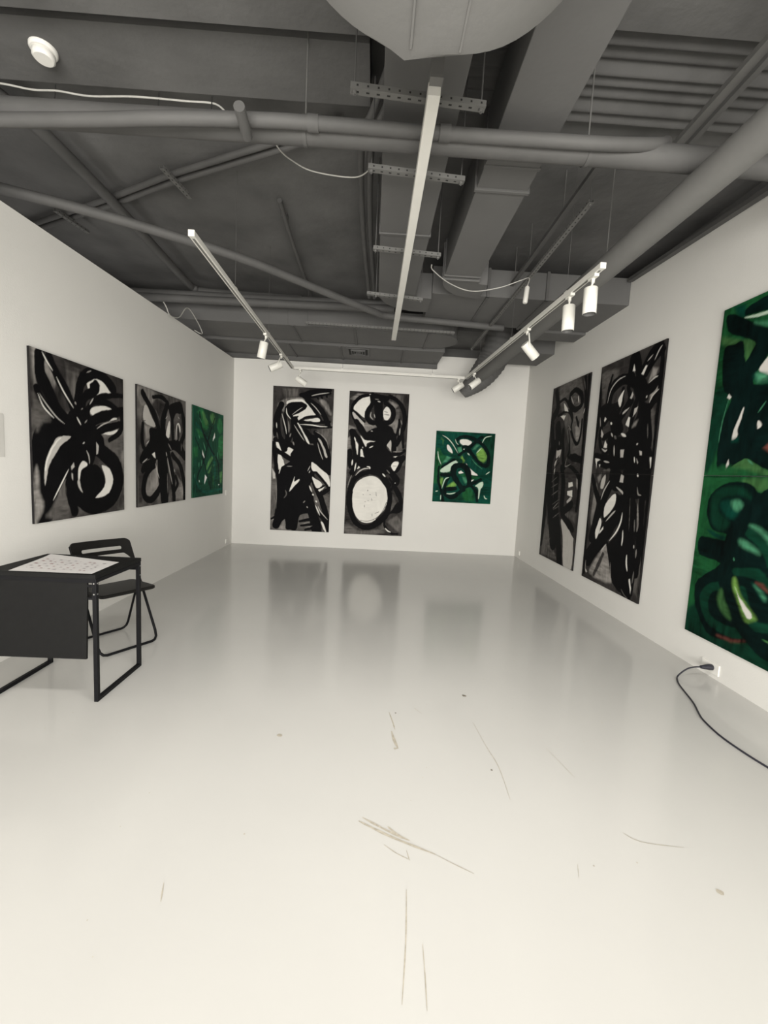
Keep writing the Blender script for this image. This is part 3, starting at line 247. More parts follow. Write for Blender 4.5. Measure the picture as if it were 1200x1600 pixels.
def paint(key, W, Hh, cell, green=False):
    nx, ny = int(round(W/cell))+1, int(round(Hh/cell))+1
    sd = sum(map(ord, key))
    X, Y = np.meshgrid(np.linspace(0, W, nx), np.linspace(0, Hh, ny))
    # hand wobble of the brush edge
    wx = X + (vnoise(nx, ny, 9*W, 9*Hh, sd+1)-.5)*.022; wy = Y + (vnoise(nx, ny, 9*W, 9*Hh, sd+2)-.5)*.022
    m1 = vnoise(nx, ny, 4*W, 4*Hh, sd+3, 6); m2 = vnoise(nx, ny, 26*W, 6*Hh, sd+4, 4); m3 = vnoise(nx, ny, 7*W, 30*Hh, sd+6, 4)
    base = np.array(PAL[12 if green else 1]); b2 = np.array(PAL[8 if green else 2])
    t = np.clip((m1-.38)*3.4, 0, 1)[..., None]
    img = (base*(1-t) + b2*t*1.25)*(.35+1.3*vnoise(nx, ny, 14*W, 14*Hh, sd+12, 4))[..., None]
    st = vnoise(nx, ny, 40*W, 9*Hh, sd+8, 3); st2 = vnoise(nx, ny, 10*W, 45*Hh, sd+9, 3)
    sel = np.clip((vnoise(nx, ny, 3*W, 3*Hh, sd+10, 2)-.5)*6+.5, 0, 1); stk = st*sel+st2*(1-sel)
    grain = np.clip(.15 + 1.1*m1 + 1.0*(stk-.5), .1, 1.6)
    for it in PD[key]:
        c, w = it[0], it[1]; pts = [(it[i]/1000*W, it[i+1]/1000*Hh) for i in range(2, len(it), 2)]
        col = np.array(PAL[c]); dark = c in (0, 6)
        if w:
            P = crom(pts, 4) if len(pts) > 2 else np.array(pts); r = w/200.*(.82 if c == 0 else (.9 if c == 6 else 1))
            x0, x1, y0, y1 = P[:,0].min()-r-.05, P[:,0].max()+r+.05, P[:,1].min()-r-.05, P[:,1].max()+r+.05
        else:
            P = crom(pts, 3, True) if len(pts) > 4 else np.array(pts)
            x0, x1, y0, y1 = P[:,0].min()-.05, P[:,0].max()+.05, P[:,1].min()-.05, P[:,1].max()+.05
        i0, i1 = max(0, int(x0/cell)), min(nx, int(x1/cell)+2); j0, j1 = max(0, int(y0/cell)), min(ny, int(y1/cell)+2)
        if i1 <= i0 or j1 <= j0: continue
        sx, sy = wx[j0:j1, i0:i1], wy[j0:j1, i0:i1]
        if w and w < 3: sx, sy = X[j0:j1, i0:i1], Y[j0:j1, i0:i1]
        d = np.full(sx.shape, 9.); ins = np.zeros(sx.shape, bool)
        Q = P if w else np.vstack([P, P[:1]]); kk = 0
        for (ax, ay), (bx, by) in zip(Q[:-1], Q[1:]):
            ex, ey = bx-ax, by-ay; L = ex*ex+ey*ey+1e-12
            tt = np.clip(((sx-ax)*ex+(sy-ay)*ey)/L, 0, 1)
            dd = np.hypot(sx-ax-tt*ex, sy-ay-tt*ey)
            if w and w < 3.2 and c not in (0, 6):
                s_ = (kk+tt)/(len(Q)-1); dd = dd + r*.85*np.abs(2*s_-1)**2.2
            elif w:
                s_ = (kk+tt)/(len(Q)-1); dd = dd + r*(.10*np.sin(s_*7+kk*.3)+.12*np.abs(2*s_-1)**4)
            d = np.minimum(d, dd); kk += 1
            if not w:
                cr = (ay > sy) != (by > sy)
                ins ^= cr & (sx < (bx-ax)*(sy-ay)/(by-ay+1e-12)+ax)
        sdist = d - r if w else np.where(ins, -d, d)
        soft = .004 if (dark or c in (4, 5, 11)) else (.02 if not w else .008)
        if w and w < 3: soft = .003
        al = np.clip(.5 - sdist/(2*soft), 0, 1)
        al = al*al*(3-2*al)
        if c in (2, 3, 8, 9): al *= np.clip(.45+1.1*m2[j0:j1, i0:i1], 0, 1)
        g = grain[j0:j1, i0:i1]
        if c in (0,): g = .8+.4*g
        if c in (4, 5, 11): g = .86 + .16*g
        if c in (1, 2, 3, 7, 8, 9, 12): g = .12+1.15*g
        al = al[..., None]
        img[j0:j1, i0:i1] = img[j0:j1, i0:i1]*(1-al) + (col*g[..., None])*al
    if key == 'L3': img = img*1.95
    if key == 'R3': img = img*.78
    return np.clip(img, 0, 1), nx, ny
def painting(key, wall, a0, a1, z0, z1, label, group=None, split=False, green=False, cell=.0062, depth=.016):
    W, Hh = abs(a1-a0), z1-z0
    img, nx, ny = paint(key, W, Hh, cell, green)
    if wall == 'B': O = Vector((a0, YB-.004, z0)); U_ = Vector((1,0,0)); Nn = Vector((0,-1,0))
    elif wall == 'L': O = Vector((XL+.004, a0, z0)); U_ = Vector((0,1,0)); Nn = Vector((1,0,0))
    else: O = Vector((XR-.004, a0, z0)); U_ = Vector((0,-1,0)); Nn = Vector((-1,0,0))
    root = thing('painting', O + U_*W/2, label, 'painting', group)
    jm = ny//2
    spans = [(0, jm), (jm+1, ny-1)] if split else [(0, ny-1)]
    for ja, jb in spans:
        rows = jb-ja+1
        zz0, zz1 = ja/(ny-1)*Hh, jb/(ny-1)*Hh
        if split and ja == 0: zz1 += .0
        s = np.tile(np.linspace(0, W, nx), rows); t = np.repeat(np.linspace(zz0, zz1, rows), nx)
        co = np.array(O - root.location)[None] + s[:,None]*np.array(U_)[None] + t[:,None]*np.array((0,0,1))[None] + depth*np.array(Nn)[None]
        k = np.arange(nx-1)[None] + nx*np.arange(rows-1)[:,None]; k = k.ravel()
        q = np.stack([k, k+1, k+nx+1, k+nx], 1)
        if wall == 'X': q = q[:, ::-1]
        me = bpy.data.meshes.new('canvas_panel' if split else 'canvas')
        me.vertices.add(len(co)); me.vertices.foreach_set('co', co.astype(np.float32).ravel())
        me.loops.add(q.size); me.loops.foreach_set('vertex_index', q.astype(np.int32).ravel())
        me.polygons.add(len(q)); me.polygons.foreach_set('loop_start', np.arange(0, q.size, 4, dtype=np.int32))
        me.update(calc_edges=True)
        ca = me.color_attributes.new('paint', 'FLOAT_COLOR', 'POINT')
        c4 = np.ones((len(co), 4), np.float32); c4[:, :3] = img[ja:jb+1].reshape(-1, 3); ca.data.foreach_set('color', c4.ravel())
        me.materials.append(M['canvas'])
        o = bpy.data.objects.new('canvas_panel' if split else 'canvas', me); COL.objects.link(o); o.parent = root
        # stretcher sides
        if split:
            if ja == 0: zz1 = Hh/2-.0013
            else: zz0 = Hh/2+.0013
        mb = MB(); p = [O+Vector((0,0,zz0)), O+U_*W+Vector((0,0,zz0)), O+U_*W+Vector((0,0,zz1)), O+Vector((0,0,zz1))]
        vs = p + [x+Nn*(depth-.0006) for x in p]
        mb.add(vs, [(0,1,5,4),(1,2,6,5),(2,3,7,6),(3,0,4,7),(0,1,2,3),(4,5,6,7)], 'edgeg' if green else 'edge')
        mb.build('stretcher_frame', root)
    return root
painting('L1', 'L', 2.983, 4.049, .875, 2.087, 'black and white abstract painting with looping petal strokes above the folding chair')
painting('L2', 'L', 4.276, 5.352, .875, 2.092, 'black and grey abstract painting, the middle one of three on the left wall')
painting('L3', 'L', 5.559, 6.663, .883, 2.088, 'green leafy abstract painting on the left wall next to the far corner', green=True)
painting('B1', 'B', -1.723, -.723, .266, 2.670, 'tall dark abstract painting with a hunched black figure, left on the back wall')
painting('B2', 'B', -.463, .532, .258, 2.656, 'tall black abstract painting with a large white oval at its bottom on back wall')
painting('B3', 'B', 1.023, 2.024, .885, 2.081, 'small green abstract painting with dark loops on the right of the back wall', green=True)
painting('R1', 'R', 6.069, 5.034, .256, 2.647, 'tall dark abstract painting on the right wall nearest the far corner', split=True)
painting('R2', 'R', 4.794, 3.739, .258, 2.643, 'tall black abstract painting with tangled strokes, middle of the three on the right wall', split=True)
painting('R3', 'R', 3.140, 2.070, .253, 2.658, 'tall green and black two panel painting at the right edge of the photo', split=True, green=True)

# ------------------------------------------------------------ wall fittings
def wall_plate(x, y, z, side, w, h, label, holes=2):
    s = 1 if side == 'L' else -1
    t = thing('wall_socket', (x, y, z), label, 'socket')
    mb = MB(); mb.box((min(x, x+s*.010), y-w/2, z-h/2), (max(x, x+s*.010), y+w/2, z+h/2), 'socket'); cp = mb.build('cover_plate', t, bevel=.003)
    mb = MB(); mb.tube([(x+s*.0102, y, z), (x+s*.0125, y, z)], .022, 'socket', 20)
    mb.tube([(x+s*.0126, y-.009, z), (x+s*.0128, y-.009, z)], .004, 'hole', 8); mb.tube([(x+s*.0126, y+.009, z), (x+s*.0128, y+.009, z)], .004, 'hole', 8)
    mb.build('socket_insert', cp)
    return t
wall_plate(XL, 6.903, .085, 'L', .075, .075, 'white wall socket low on the left wall beside the far corner')
wall_plate(XR, 6.949, .098, 'R', .075, .075, 'white wall socket low on the right wall beside the far corner')
wall_plate(XR, 2.875, .072, 'R', .155, .080, 'white wall socket under the green painting with a black plug in it')
mb = MB(); mb.box((XL, 6.835, .84), (XL+.006, 6.905, .925), 'socket'); tag(mb.build('wall_label', bevel=.001), 'tiny white label card on the left wall beside the green painting', 'label')
mb = MB(); mb.box((XL, 2.45, 1.335), (XL+.004, 2.782, 1.61), 'card'); tag(mb.build('wall_text', bevel=.001), 'pale grey info panel on the left wall at the edge of the photo', 'sign')

# black power cord
t = thing('power_cord', (2.3, 2.5, .01), 'black power cord plugged into the right wall and trailing over the floor', 'cord')
mb = MB(); mb.tube([(XR-.013, 2.853, .078), (2.490, 2.853, .079), (2.465, 2.853, .079), (2.425, 2.853, .078)], .02, 'cord', 14, rs=[.021, .022, .018, .011]); mb.build('plug', t)
pts = [(2.425,2.853,.078),(2.38,2.853,.075),(2.333,2.853,.062),(2.285,2.848,.032),(2.25,2.835,.008),(2.215,2.79,.006),(2.17,2.70,.006),(2.099,2.492,.006),(2.035,2.36,.006),(2.008,2.288,.006),(1.987,2.15,.006),(1.997,2.017,.006),(2.022,1.899,.006),(2.06,1.76,.006),(2.09,1.55,.006)]
mb = MB(); mb.tube(smooth_path(pts, 8), .0052, 'cord', 10); mb.build('cable', t)

# ------------------------------------------------------------ desk
DX0, DX1, DY0, DY1, DZ = -2.080, -1.483, 2.277, 2.722, .729
t = thing('desk', ((DX0+DX1)/2, (DY0+DY1)/2, 0), 'small black metal frame desk with a modesty panel, standing by the left wall', 'desk')
mb = MB(); mb.box((DX0, DY0-.005, DZ-.024), (DX1, DY1+.005, DZ), 'desk'); mb.build('desktop', t, bevel=.002)
w = .022
for x in (DX0+w/2, DX1-w/2):
    f = MB()
    f.beam((x, DY0+w/2, 0), (x, DY0+w/2, DZ-.0245), w, w, 'black', up=(0,1,0)); f.beam((x, DY1-w/2, 0), (x, DY1-w/2, DZ-.0245), w, w, 'black', up=(0,1,0))
    f.beam((x, DY0+w, w/2), (x, DY1-w, w/2), w, w, 'black'); f.beam((x, DY0+w, DZ-.036), (x, DY1-w, DZ-.036), w*.9, w, 'black')
    o = f.build('side_frame', t, bevel=.0015)
    for y in (DY0+w/2, DY1-w/2):
        for z in (DZ-.05, DZ-.11):
            sx = x + (.0112 if x > -1.8 else -.0112)
            g = MB(); g.tube([(sx-.001, y, z), (sx+.002, y, z)], .004, 'chrome', 10); g.build('screw', o)
            if y < 2.4:
                g = MB(); g.tube([(x, y-.0112, z), (x, y-.0135, z)], .004, 'chrome', 10); g.build('screw', o)
mb = MB(); mb.beam((DX0+w, DY1-w/2, .665), (DX1-w, DY1-w/2, .665), .018, .022, 'black'); mb.build('rear_rail', t)
mb = MB(); mb.beam((DX0+w, DY0+w/2, DZ-.036), (DX1-w, DY0+w/2, DZ-.036), .02, .022, 'black'); mb.build('front_rail', t)
mb = MB(); R_ = Matrix.Rotation(math.radians(-2.5), 3, 'X')
mb.box((DX0+.03, DY0+.008, .252), (DX1-.052, DY0+.022, .698), 'desk', R_, (0, DY0+.015, .698)); mb.build('modesty_panel', t, bevel=.0015)
for z in (.655, .585):
    mb = MB(); mb.box((DX1-.055, DY0+.008, z), (DX1-w, DY0+.016, z+.014), 'black'); mb.build('panel_bracket', t)
# plan sheet on the desk
t = thing('paper_sheet', (-1.77, 2.46, DZ), 'large white printed sheet in a clear sleeve lying on the black desk', 'paper')
Q = [Vector((-1.955,2.285,DZ)), Vector((-1.512,2.288,DZ)), Vector((-1.535,2.575,DZ)), Vector((-2.035,2.695,DZ))]
mb = MB(); n = 14; vs = []
for i in range(n+1):
    for j in range(n+1):
        u, v_ = i/n, j/n; p = (Q[0]*(1-u)+Q[1]*u)*(1-v_) + (Q[3]*(1-u)+Q[2]*u)*v_
        vs.append((p.x, p.y, p.z+.0012+.0016*(noise.noise(p*7)+1)*.5 + .004*max(0, v_-.8)*5*(1-u)))
mb.add(vs, [(i*(n+1)+j, (i+1)*(n+1)+j, (i+1)*(n+1)+j+1, i*(n+1)+j+1) for i in range(n) for j in range(n)], 'paper', True)
for j in range(5):
    for i in range(9):
        u, v_ = .10+.095*i+random.uniform(-.02,.02), .18+.14*j+random.uniform(-.02,.02)
        p = (Q[0]*(1-u)+Q[1]*u)*(1-v_) + (Q[3]*(1-u)+Q[2]*u)*v_; r = random.uniform(.003,.007)
        z = DZ+.0040
        mb.add([(p.x-r*1.4, p.y-r, z), (p.x+r*1.4, p.y-r*.8, z), (p.x+r*1.3, p.y+r, z), (p.x-r, p.y+r, z)], [(0,1,2,3)], random.choice(['ink','ink','inkr']))
mb.build('sheet', t)

# ------------------------------------------------------------ folding chair
uw = Vector((.548, .837, 0)); ff = Vector((.837, -.548, 0)); CC = Vector((-1.86, 3.07, 0))
def L(u, f, z): return CC + uw*u + ff*f + Vector((0,0,z))
t = thing('folding_chair', CC, 'black folding chair with a slotted plastic backrest, standing behind the desk', 'chair')
hw = .200
def fpath(f0, f1, z1, rz=.05, bar=.010):
    pts = []
    def at(u, k): return L(u, f0+(f1-f0)*k, bar+(z1-bar)*k)
    pts.append(at(-hw, 1)); pts += [at(-hw, .5), at(-hw, rz/z1+.02)]
    for a in (30, 60):
        a = math.radians(a); pts.append(at(-hw+.045*(1-math.cos(a)), (rz/z1)*(1-math.sin(a))))
    pts += [at(-hw+.045, 0), at(0, 0), at(hw-.045, 0)]
    for a in (60, 30):
        a = math.radians(a); pts.append(at(hw-.045*(1-math.cos(a)), (rz/z1)*(1-math.sin(a))))
    pts += [at(hw, rz/z1+.02), at(hw, .5), at(hw, 1)]
    return pts
mb = MB(); mb.tube(fpath(.205, -.205, .715), .0095, 'black', 10); mb.build('main_frame', t)
hw = .180
mb = MB(); mb.tube(fpath(-.205, -.045, .392), .0088, 'black', 10); mb.build('rear_leg_frame', t)
hw = .200
def fz(z): return .205 - .41*z/.715
# seat, a rounded board
mb = MB(); S_ = []
for cx, cy, a0 in [(.155, .175, 0), (-.155, .175, 90), (-.155, -.085, 180), (.155, -.085, 270)]:
    for k in range(7):
        a = math.radians(a0+k*15); S_.append((cx+.035*math.cos(a), cy+.035*math.sin(a)))
vs = []
for dz, sc_ in [(.400, .97), (.405, 1.0), (.419, 1.0), (.424, .97)]:
    for u, f in S_:
        vs.append(L(u*sc_, .045+(f-.045)*sc_, dz - .10*(.21-f)*.25 + .01))
n = len(S_); fs = [(i*n+k, i*n+(k+1)%n, (i+1)*n+(k+1)%n, (i+1)*n+k) for i in range(3) for k in range(n)]
mb.add(vs, fs, 'plas', True); mb.add(vs[:n], [tuple(range(n))[::-1]], 'plas'); mb.add(vs[-n:], [tuple(range(n))], 'plas'); mb.build('seat', t)
# backrest: plastic plate with slot, arched lower edge; bent round the tubes
def bp(u, z, off): 
    return L(u, fz(z)+off - .018*(1-(u/.2)**2), z)
mb = MB()
NU = 44
def edge(u):
    a = abs(u)
    top = .738 - (.0 if a < .172 else .034 - math.sqrt(max(0, .034**2-(a-.172)**2)))
    bot = .634 - .085*max(0, (a-.135)/.071)**1.6
    return bot, top
def slot(u):
    a = abs(u)
    if a > .139: return None
    h = .0125 if a < .1265 else math.sqrt(max(0, .0125**2-(a-.1265)**2))
    return .672-h, .672+h
us = sorted(set([-.206+.412*k/NU for k in range(NU+1)] + [s*q for s in (-1, 1) for q in (.139, .1375, .134, .130, .1265, .196, .201, .204)]))
fs = []; vs = []; cols = []
for off in (.013, -.004):
    cc = []
    for u in us:
        bo, to = edge(u); sl = slot(u); ms = sl or (.672, .672)
        base = len(vs)
        vs += [bp(u, z, off) for z in (bo, ms[0], ms[1], to)]
        cc.append((base, sl is not None))
    cols.append(cc)
for side, cc in enumerate(cols):
    for (a, sa), (b_, sb) in zip(cc[:-1], cc[1:]):
        fs.append((a, b_, b_+1, a+1)); fs.append((a+2, b_+2, b_+3, a+3))
for k in range(len(us)-1):
    a, b_ = cols[0][k][0], cols[0][k+1][0]; c, d_ = cols[1][k][0], cols[1][k+1][0]
    fs += [(a, c, d_, b_), (a+3, b_+3, d_+3, c+3)]
    if cols[0][k][1] and cols[0][k+1][1]: fs += [(a+1, b_+1, d_+1, c+1), (a+2, c+2, d_+2, b_+2)]
for k in (0, len(us)-1):
    a, c = cols[0][k][0], cols[1][k][0]; fs += [(a, a+1, c+1, c), (a+2, a+3, c+3, c+2)]
mb.add(vs, fs, 'plas'); mb.build('backrest', t, bevel=.002)
for s in (-1, 1):
    mb = MB(); mb.beam(L(s*.19, -.06, .395), L(s*.19, .13, .405), .006, .022, 'black'); mb.build('seat_bracket', t)

# ------------------------------------------------------------ track lighting
def track(name, p, q, label, groove_side=None):
    p, q = Vector(p), Vector(q); t = thing(name, (p+q)/2, label, 'light track')
    mb = MB(); mb.beam(p, q, .036, .034, 'track'); rl = mb.build('rail', t, bevel=.002)
    d = (q-p).normalized(); mb = MB(); dz = Vector((0,0,-.0173))
    mb.beam(p+d*.02+dz, q-d*.02+dz, .014, .0015, 'groove'); mb.build('groove', rl)
    mb = MB(); mb.beam(p-d*.012, p, .038, .037, 'white'); mb.build('end_cap', t, bevel=.002)
    return t
def susp(x, y, z0, z1, parent, r=.0014):
    mb = MB(); mb.tube([(x, y, z0), (x, y, z1)], r, 'pipe', 6); mb.build('wire', parent)
    mb = MB(); mb.box((x-.012, y-.02, z0-.012), (x+.012, y+.02, z0+.006), 'track'); mb.build('clip', parent)
TZ = 2.717
t = track('track_rail', (-1.150, 2.685, TZ), (-1.189, 5.99, TZ), 'white ceiling light track on the left, running away from the camera')
for y in (3.5, 4.6, 5.58): susp(-1.15-.0118*(y-2.685), y, TZ+.023, ZC, t)
t = track('track_rail', (1.370, 2.745, TZ), (1.232, 6.01, TZ), 'white ceiling light track on the right, running away from the camera')
for y in (3.2, 4.3, 5.4): susp(1.37-.0425*(y-2.745), y, TZ+.023, ZC, t)
t = track('track_rail', (-1.169, 6.012, TZ), (1.210, 6.035, TZ), 'white light track crossing in front of the back wall')
for x in (-.5, .75): susp(x, 6.02, TZ+.023, 3.1, t)
def spot(J, A, B, label, name='track_spotlight'):
    """J point under the rail, A and B the two ends of the lamp body"""
    J, A, B = Vector(J), Vector(A), Vector(B)
    t = thing(name, J, label, 'spotlight', 'white cylindrical spotlights on the light tracks')
    mb = MB(); mb.box((J.x-.016, J.y-.045, J.z-.020), (J.x+.016, J.y+.045, J.z-.0005), 'white'); mb.build('adapter', t, bevel=.003)
    d = (B-A).normalized(); mid = A+(B-A)*.10
    mb = MB(); k = J+Vector((0,0,-.045)); mb.tube([J+Vector((0,0,-.018)), k], .011, 'white', 12)
    tgt = A if abs(d.z) > .8 else A+(B-A)*.3
    side = Vector((0,-.046,0)) if abs(d.z) < .9 else Vector((0,0,0))
    mb.tube([k+Vector((0,0,.004)), tgt+side+Vector((0,0,.004)), ] if side.length == 0 else [k, k+side*1.0, tgt+side], .0065, 'white', 10)
    if side.length: mb.tube([tgt+side, tgt+side*.86], .012, 'white', 12)
    mb.build('arm', t)
    mb = MB(); r = .0425; mb.tube([A, A+d*.004, B-d*.002, B], r, 'white', 28, caps=False, rs=[r-.004, r, r, r-.002])
    mb.tube([A+d*.0004, A+d*.001], r-.004, 'white', 28); mb.tube([B, B-d*.014], r-.003, 'lens', 28, caps=False); lh = mb.build('lamp_housing', t)
    mb = MB(); mb.tube([B-d*.016, B-d*.0145], r-.005, 'lens', 24); mb.build('lens', lh)
def ab(c, d, L_=.165):
    c, d = Vector(c), Vector(d).normalized(); return c-d*L_/2, c+d*L_/2
ZJ = TZ-.017
spot((-1.172, 4.50, ZJ), *ab((-1.197, 4.48, 2.535), (-.22, .12, -1)), 'white track spotlight pointing down, first of the two on the left track')
spot((-1.182, 5.27, ZJ), *ab((-1.245, 5.25, 2.553), (-.85, -.25, -.48), .155), 'white track spotlight turned to the left wall, second on the left track')
spot((-1.080, 6.014, ZJ), *ab((-1.075, 6.05, 2.553), (.82, .25, -.5), .155), 'white track spotlight at the left end of the cross track')
spot((1.125, 6.03, ZJ), *ab((1.130, 6.06, 2.590), (-.75, .1, -.55), .165), 'white track spotlight at the right end of the cross track')
spot((1.258, 5.66, ZJ), *ab((1.262, 5.62, 2.560), (-.75, -.15, -.62), .165), 'white track spotlight tilted down to the left near the far end of right track')
spot((1.322, 3.90, ZJ), *ab((1.372, 3.93, 2.525), (.72, .15, -.66), .165), 'white track spotlight tilted to the right wall, middle of the right track')
spot((1.353, 3.14, ZJ), *ab((1.360, 3.151, 2.540), (.03, 0, -1), .178), 'white track spotlight hanging straight down, second from the near end of right track')
spot((1.366, 2.84, ZJ), *ab((1.366, 2.855, 2.548), (.03, 0, -1), .165), 'white track spotlight hanging straight down at the near end of the right track')

# linear light and its slotted supports
t = thing('linear_light', (.165, 3.4, 2.92), 'long white bar luminaire hanging in the middle under the ceiling duct', 'light')
mb = MB(); mb.beam((.171, 1.855, 2.915), (.158, 5.095, 2.915), .052, .05, 'track'); mb.build('light_body', t, bevel=.002)
mb = MB(); mb.box((.148, 1.815, 2.925), (.200, 1.965, 3.008), 'steel'); mb.build('mounting_block', t)
def channel(p, q, label, rods=True, flip=1):
    p, q = Vector(p), Vector(q); t = thing('slotted_channel', (p+q)/2, label, 'bracket', None)
    mb = MB(); d = (q-p).normalized(); n = d.cross(Vector((0,0,1))).normalized()*flip
    mb.beam(p, q, .034, .003, 'steel'); mb.beam(p+n*.016+Vector((0,0,.011)), q+n*.016+Vector((0,0,.011)), .003, .024, 'steel')
    mb.beam(p-n*.016+Vector((0,0,.011)), q-n*.016+Vector((0,0,.011)), .003, .024, 'steel')
    Ln = (q-p).length; k = .03
    while k < Ln-.02:
        c = p+d*k; mb.beam(c-d*.007-Vector((0,0,.0018)), c+d*.007-Vector((0,0,.0018)), .008, .0006, 'hole')
        c2 = c+n*.0178+Vector((0,0,.011)); mb.beam(c2-d*.004, c2+d*.004, .0006, .008, 'hole'); k += .045
    mb.build('channel', t)
    if rods:
        for e in (p+d*(.085 if 4 < p.y < 4.2 else .018), q-d*.018):
            m2 = MB(); m2.tube([e+Vector((0,0,-.02)), (e.x, e.y, 3.375 if e.y < 2.17 and e.x < 0 else (3.435 if e.y < 2.64 and e.x < 0 else ZC))], .0035, 'pipe', 8); m2.tube([e+Vector((0,0,-.012)), e+Vector((0,0,-.002))], .010, 'steel', 6); m2.build('threaded_rod', t)
    return t
channel((-.178,1.965,2.976), (.412,2.008,2.976), 'grey slotted channel under the duct at the near end of the white bar light')
channel((-.109,2.434,2.976), (.421,2.480,2.976), 'grey slotted channel across the duct just beyond the thick cross pipe')
channel((-.083,3.255,2.976), (.419,3.300,2.976), 'grey slotted channel across the duct at the middle of the white bar light')
channel((-.143,4.055,2.976), (.380,4.126,2.976), 'grey slotted channel across the duct near its curved far end')
channel((-.918,5.385,3.112), (.923,5.425,3.112), 'long grey slotted channel in front of the far cross duct')

# ------------------------------------------------------------ ducts
t = thing('round_duct', (.117, 0, 3.08), 'huge pale wrapped round duct end at the top of the photo', 'duct')
mb = MB(); N = 72; rings = []
Rr = .49; cz = 3.095
for yy, rr in [(-1.6, 1), (-.4, 1), (.6, 1), (1.2, 1), (1.345, 1), (1.375, .995)]:
    ring = []
    for k in range(N):
        a = 2*math.pi*k/N
        yo = yy
        if yy > 1.3: yo += .035*math.exp(-((a-math.radians(261))/.10)**2) + .006*math.sin(a*5)
        r2 = Rr*rr*(1+.006*math.sin(3*a+yy*4)+.004*math.sin(9*a))
        ring.append((.117+r2*math.cos(a), yo, cz+r2*math.sin(a)))
    rings.append(ring)
vs = [p for r_ in rings for p in r_]
mb.add(vs, [(i*N+k, i*N+(k+1)%N, (i+1)*N+(k+1)%N, (i+1)*N+k) for i in range(len(rings)-1) for k in range(N)], 'wrap', True)
mb.add(rings[-1], [tuple(range(N))], 'wrap'); mb.add(rings[0], [tuple(range(N))], 'wrap'); mb.build('duct_body', t)
for a in (262, 279):
    a = math.radians(a); mb = MB(); mb.beam((.117+(Rr+.001)*math.cos(a), -1.5, cz+(Rr+.001)*math.sin(a)), (.117+(Rr+.001)*math.cos(a), 1.36, cz+(Rr+.001)*math.sin(a)), .006, .006, 'wrap'); mb.build('seam', t)

def flange(parent, x0, x1, y, z0, z1, e=.014, mt='duct'):
    mb = MB(); mb.box((x0-e, y-.012, z0-e), (x1+e, y+.012, z1), mt)
    mb.build('flange', parent, bevel=.003)
def elbow(mb, xi, yi, r_in, r_out, z0, z1, mt, steps=14):
    """plan elbow turning from +y to +x about centre (xi, yi)"""
    vs = []
    for k in range(steps+1):
        a = math.pi - (math.pi/2)*k/steps
        for r in (r_in, r_out):
            for z in (z0, z1): vs.append((xi+r*math.cos(a), yi+r*math.sin(a), z))
    fs = []
    for k in range(steps):
        o = 4*k; fs += [(o,o+2,o+6,o+4), (o+1,o+5,o+7,o+3), (o,o+4,o+5,o+1), (o+2,o+3,o+7,o+6)]
    mb.add(vs, fs, mt, False)
t = thing('rectangular_duct', (.13, 2.8, 3.02), 'flat grey ventilation duct running along the middle above the white bar light', 'duct')
mb = MB(); mb.box((-.038, 1.43, 3.117), (.330, 4.36, 3.36), 'duct'); mb.build('duct_body', t, bevel=.004)
mb = MB(); elbow(mb, .39, 4.36, .06, .428, 3.117, 3.36, 'duct'); mb.box((.39, 4.42, 3.117), (.495, 4.788, 3.36), 'duct'); mb.build('duct_elbow', t)
flange(t, -.038, .330, 3.30, 3.117, 3.36, .008)
t = thing('rectangular_duct', (.72, 2.8, 3.117), 'wide grey rectangular duct right of the middle, passing above the cross pipes', 'duct')
mb = MB(); mb.box((.545, 1.43, 3.117), (.857, 3.93, 3.42), 'duct'); mb.build('duct_body', t, bevel=.004)
mb = MB(); elbow(mb, .90, 3.99, .043, .355, 3.117, 3.42, 'duct'); mb.box((.90, 4.033, 3.117), (.96, 4.345, 3.42), 'duct'); mb.build('duct_elbow', t)
flange(t, .545, .857, 2.745, 3.117, 3.42); flange(t, .545, .857, 2.55, 3.117, 3.42, .006); flange(t, .545, .857, 3.96, 3.117, 3.42)
flange(t, .545, .857, 3.90, 3.117, 3.42, .008)
t = thing('cross_duct', (1.45, 4.85, 3.17), 'broad grey box duct crossing to the right wall above the right track', 'duct')
mb = MB(); mb.box((.50, 4.42, 3.172), (XR, 5.27, 3.435), 'duct'); mb.build('duct_body', t, bevel=.004)
for x in (1.05, 1.65):
    mb = MB(); mb.box((x, 4.405, 3.16), (x+.03, 5.285, 3.171), 'pipe'); mb.box((x, 4.40, 3.16), (x+.03, 4.419, 3.44), 'pipe'); mb.build('strap', t)
mb = MB(); mb.box((1.78, 5.30, 3.150), (XR, 5.60, 3.24), 'duct'); tag(mb.build('flat_duct', bevel=.004), 'thin dark flat duct stub on the right wall just behind the broad box duct', 'duct')
t = thing('cross_duct', (-.6, 5.97, 3.16), 'grey cross duct with a rounded right end behind the long slotted channel', 'duct')
mb = MB(); mb.box((-3.8, 5.64, 3.165), (.72, 6.28, 3.40), 'duct')
vs = []; 
for z in (3.165, 3.40):
    for k in range(13):
        a = -math.pi/2 + math.pi*k/12; vs.append((.72+.34*math.cos(a), 5.96+.32*math.sin(a), z))
mb.add(vs, [tuple(range(13))[::-1], tuple(range(13, 26))]+[(k, k+1, 14+k, 13+k) for k in range(12)], 'duct'); mb.build('duct_body', t)
for x in (-1.15, -.35, .62):
    mb = MB(); mb.box((x, 5.62, 3.155), (x+.03, 6.30, 3.1645), 'pipe'); mb.build('strap', t)
t = thing('cross_duct', (-.6, 6.75, 3.14), 'dark box duct against the back wall with a square air grille underneath', 'duct')
mb = MB(); mb.box((-3.8, 6.38, 3.146), (.96, 7.165, 3.40), 'duct'); mb.build('duct_body', t, bevel=.004)
for x in (-1.35, -.60, .35):
    mb = MB(); mb.box((x, 6.37, 3.132), (x+.025, 7.15, 3.1455), 'pipe'); mb.build('strap', t)
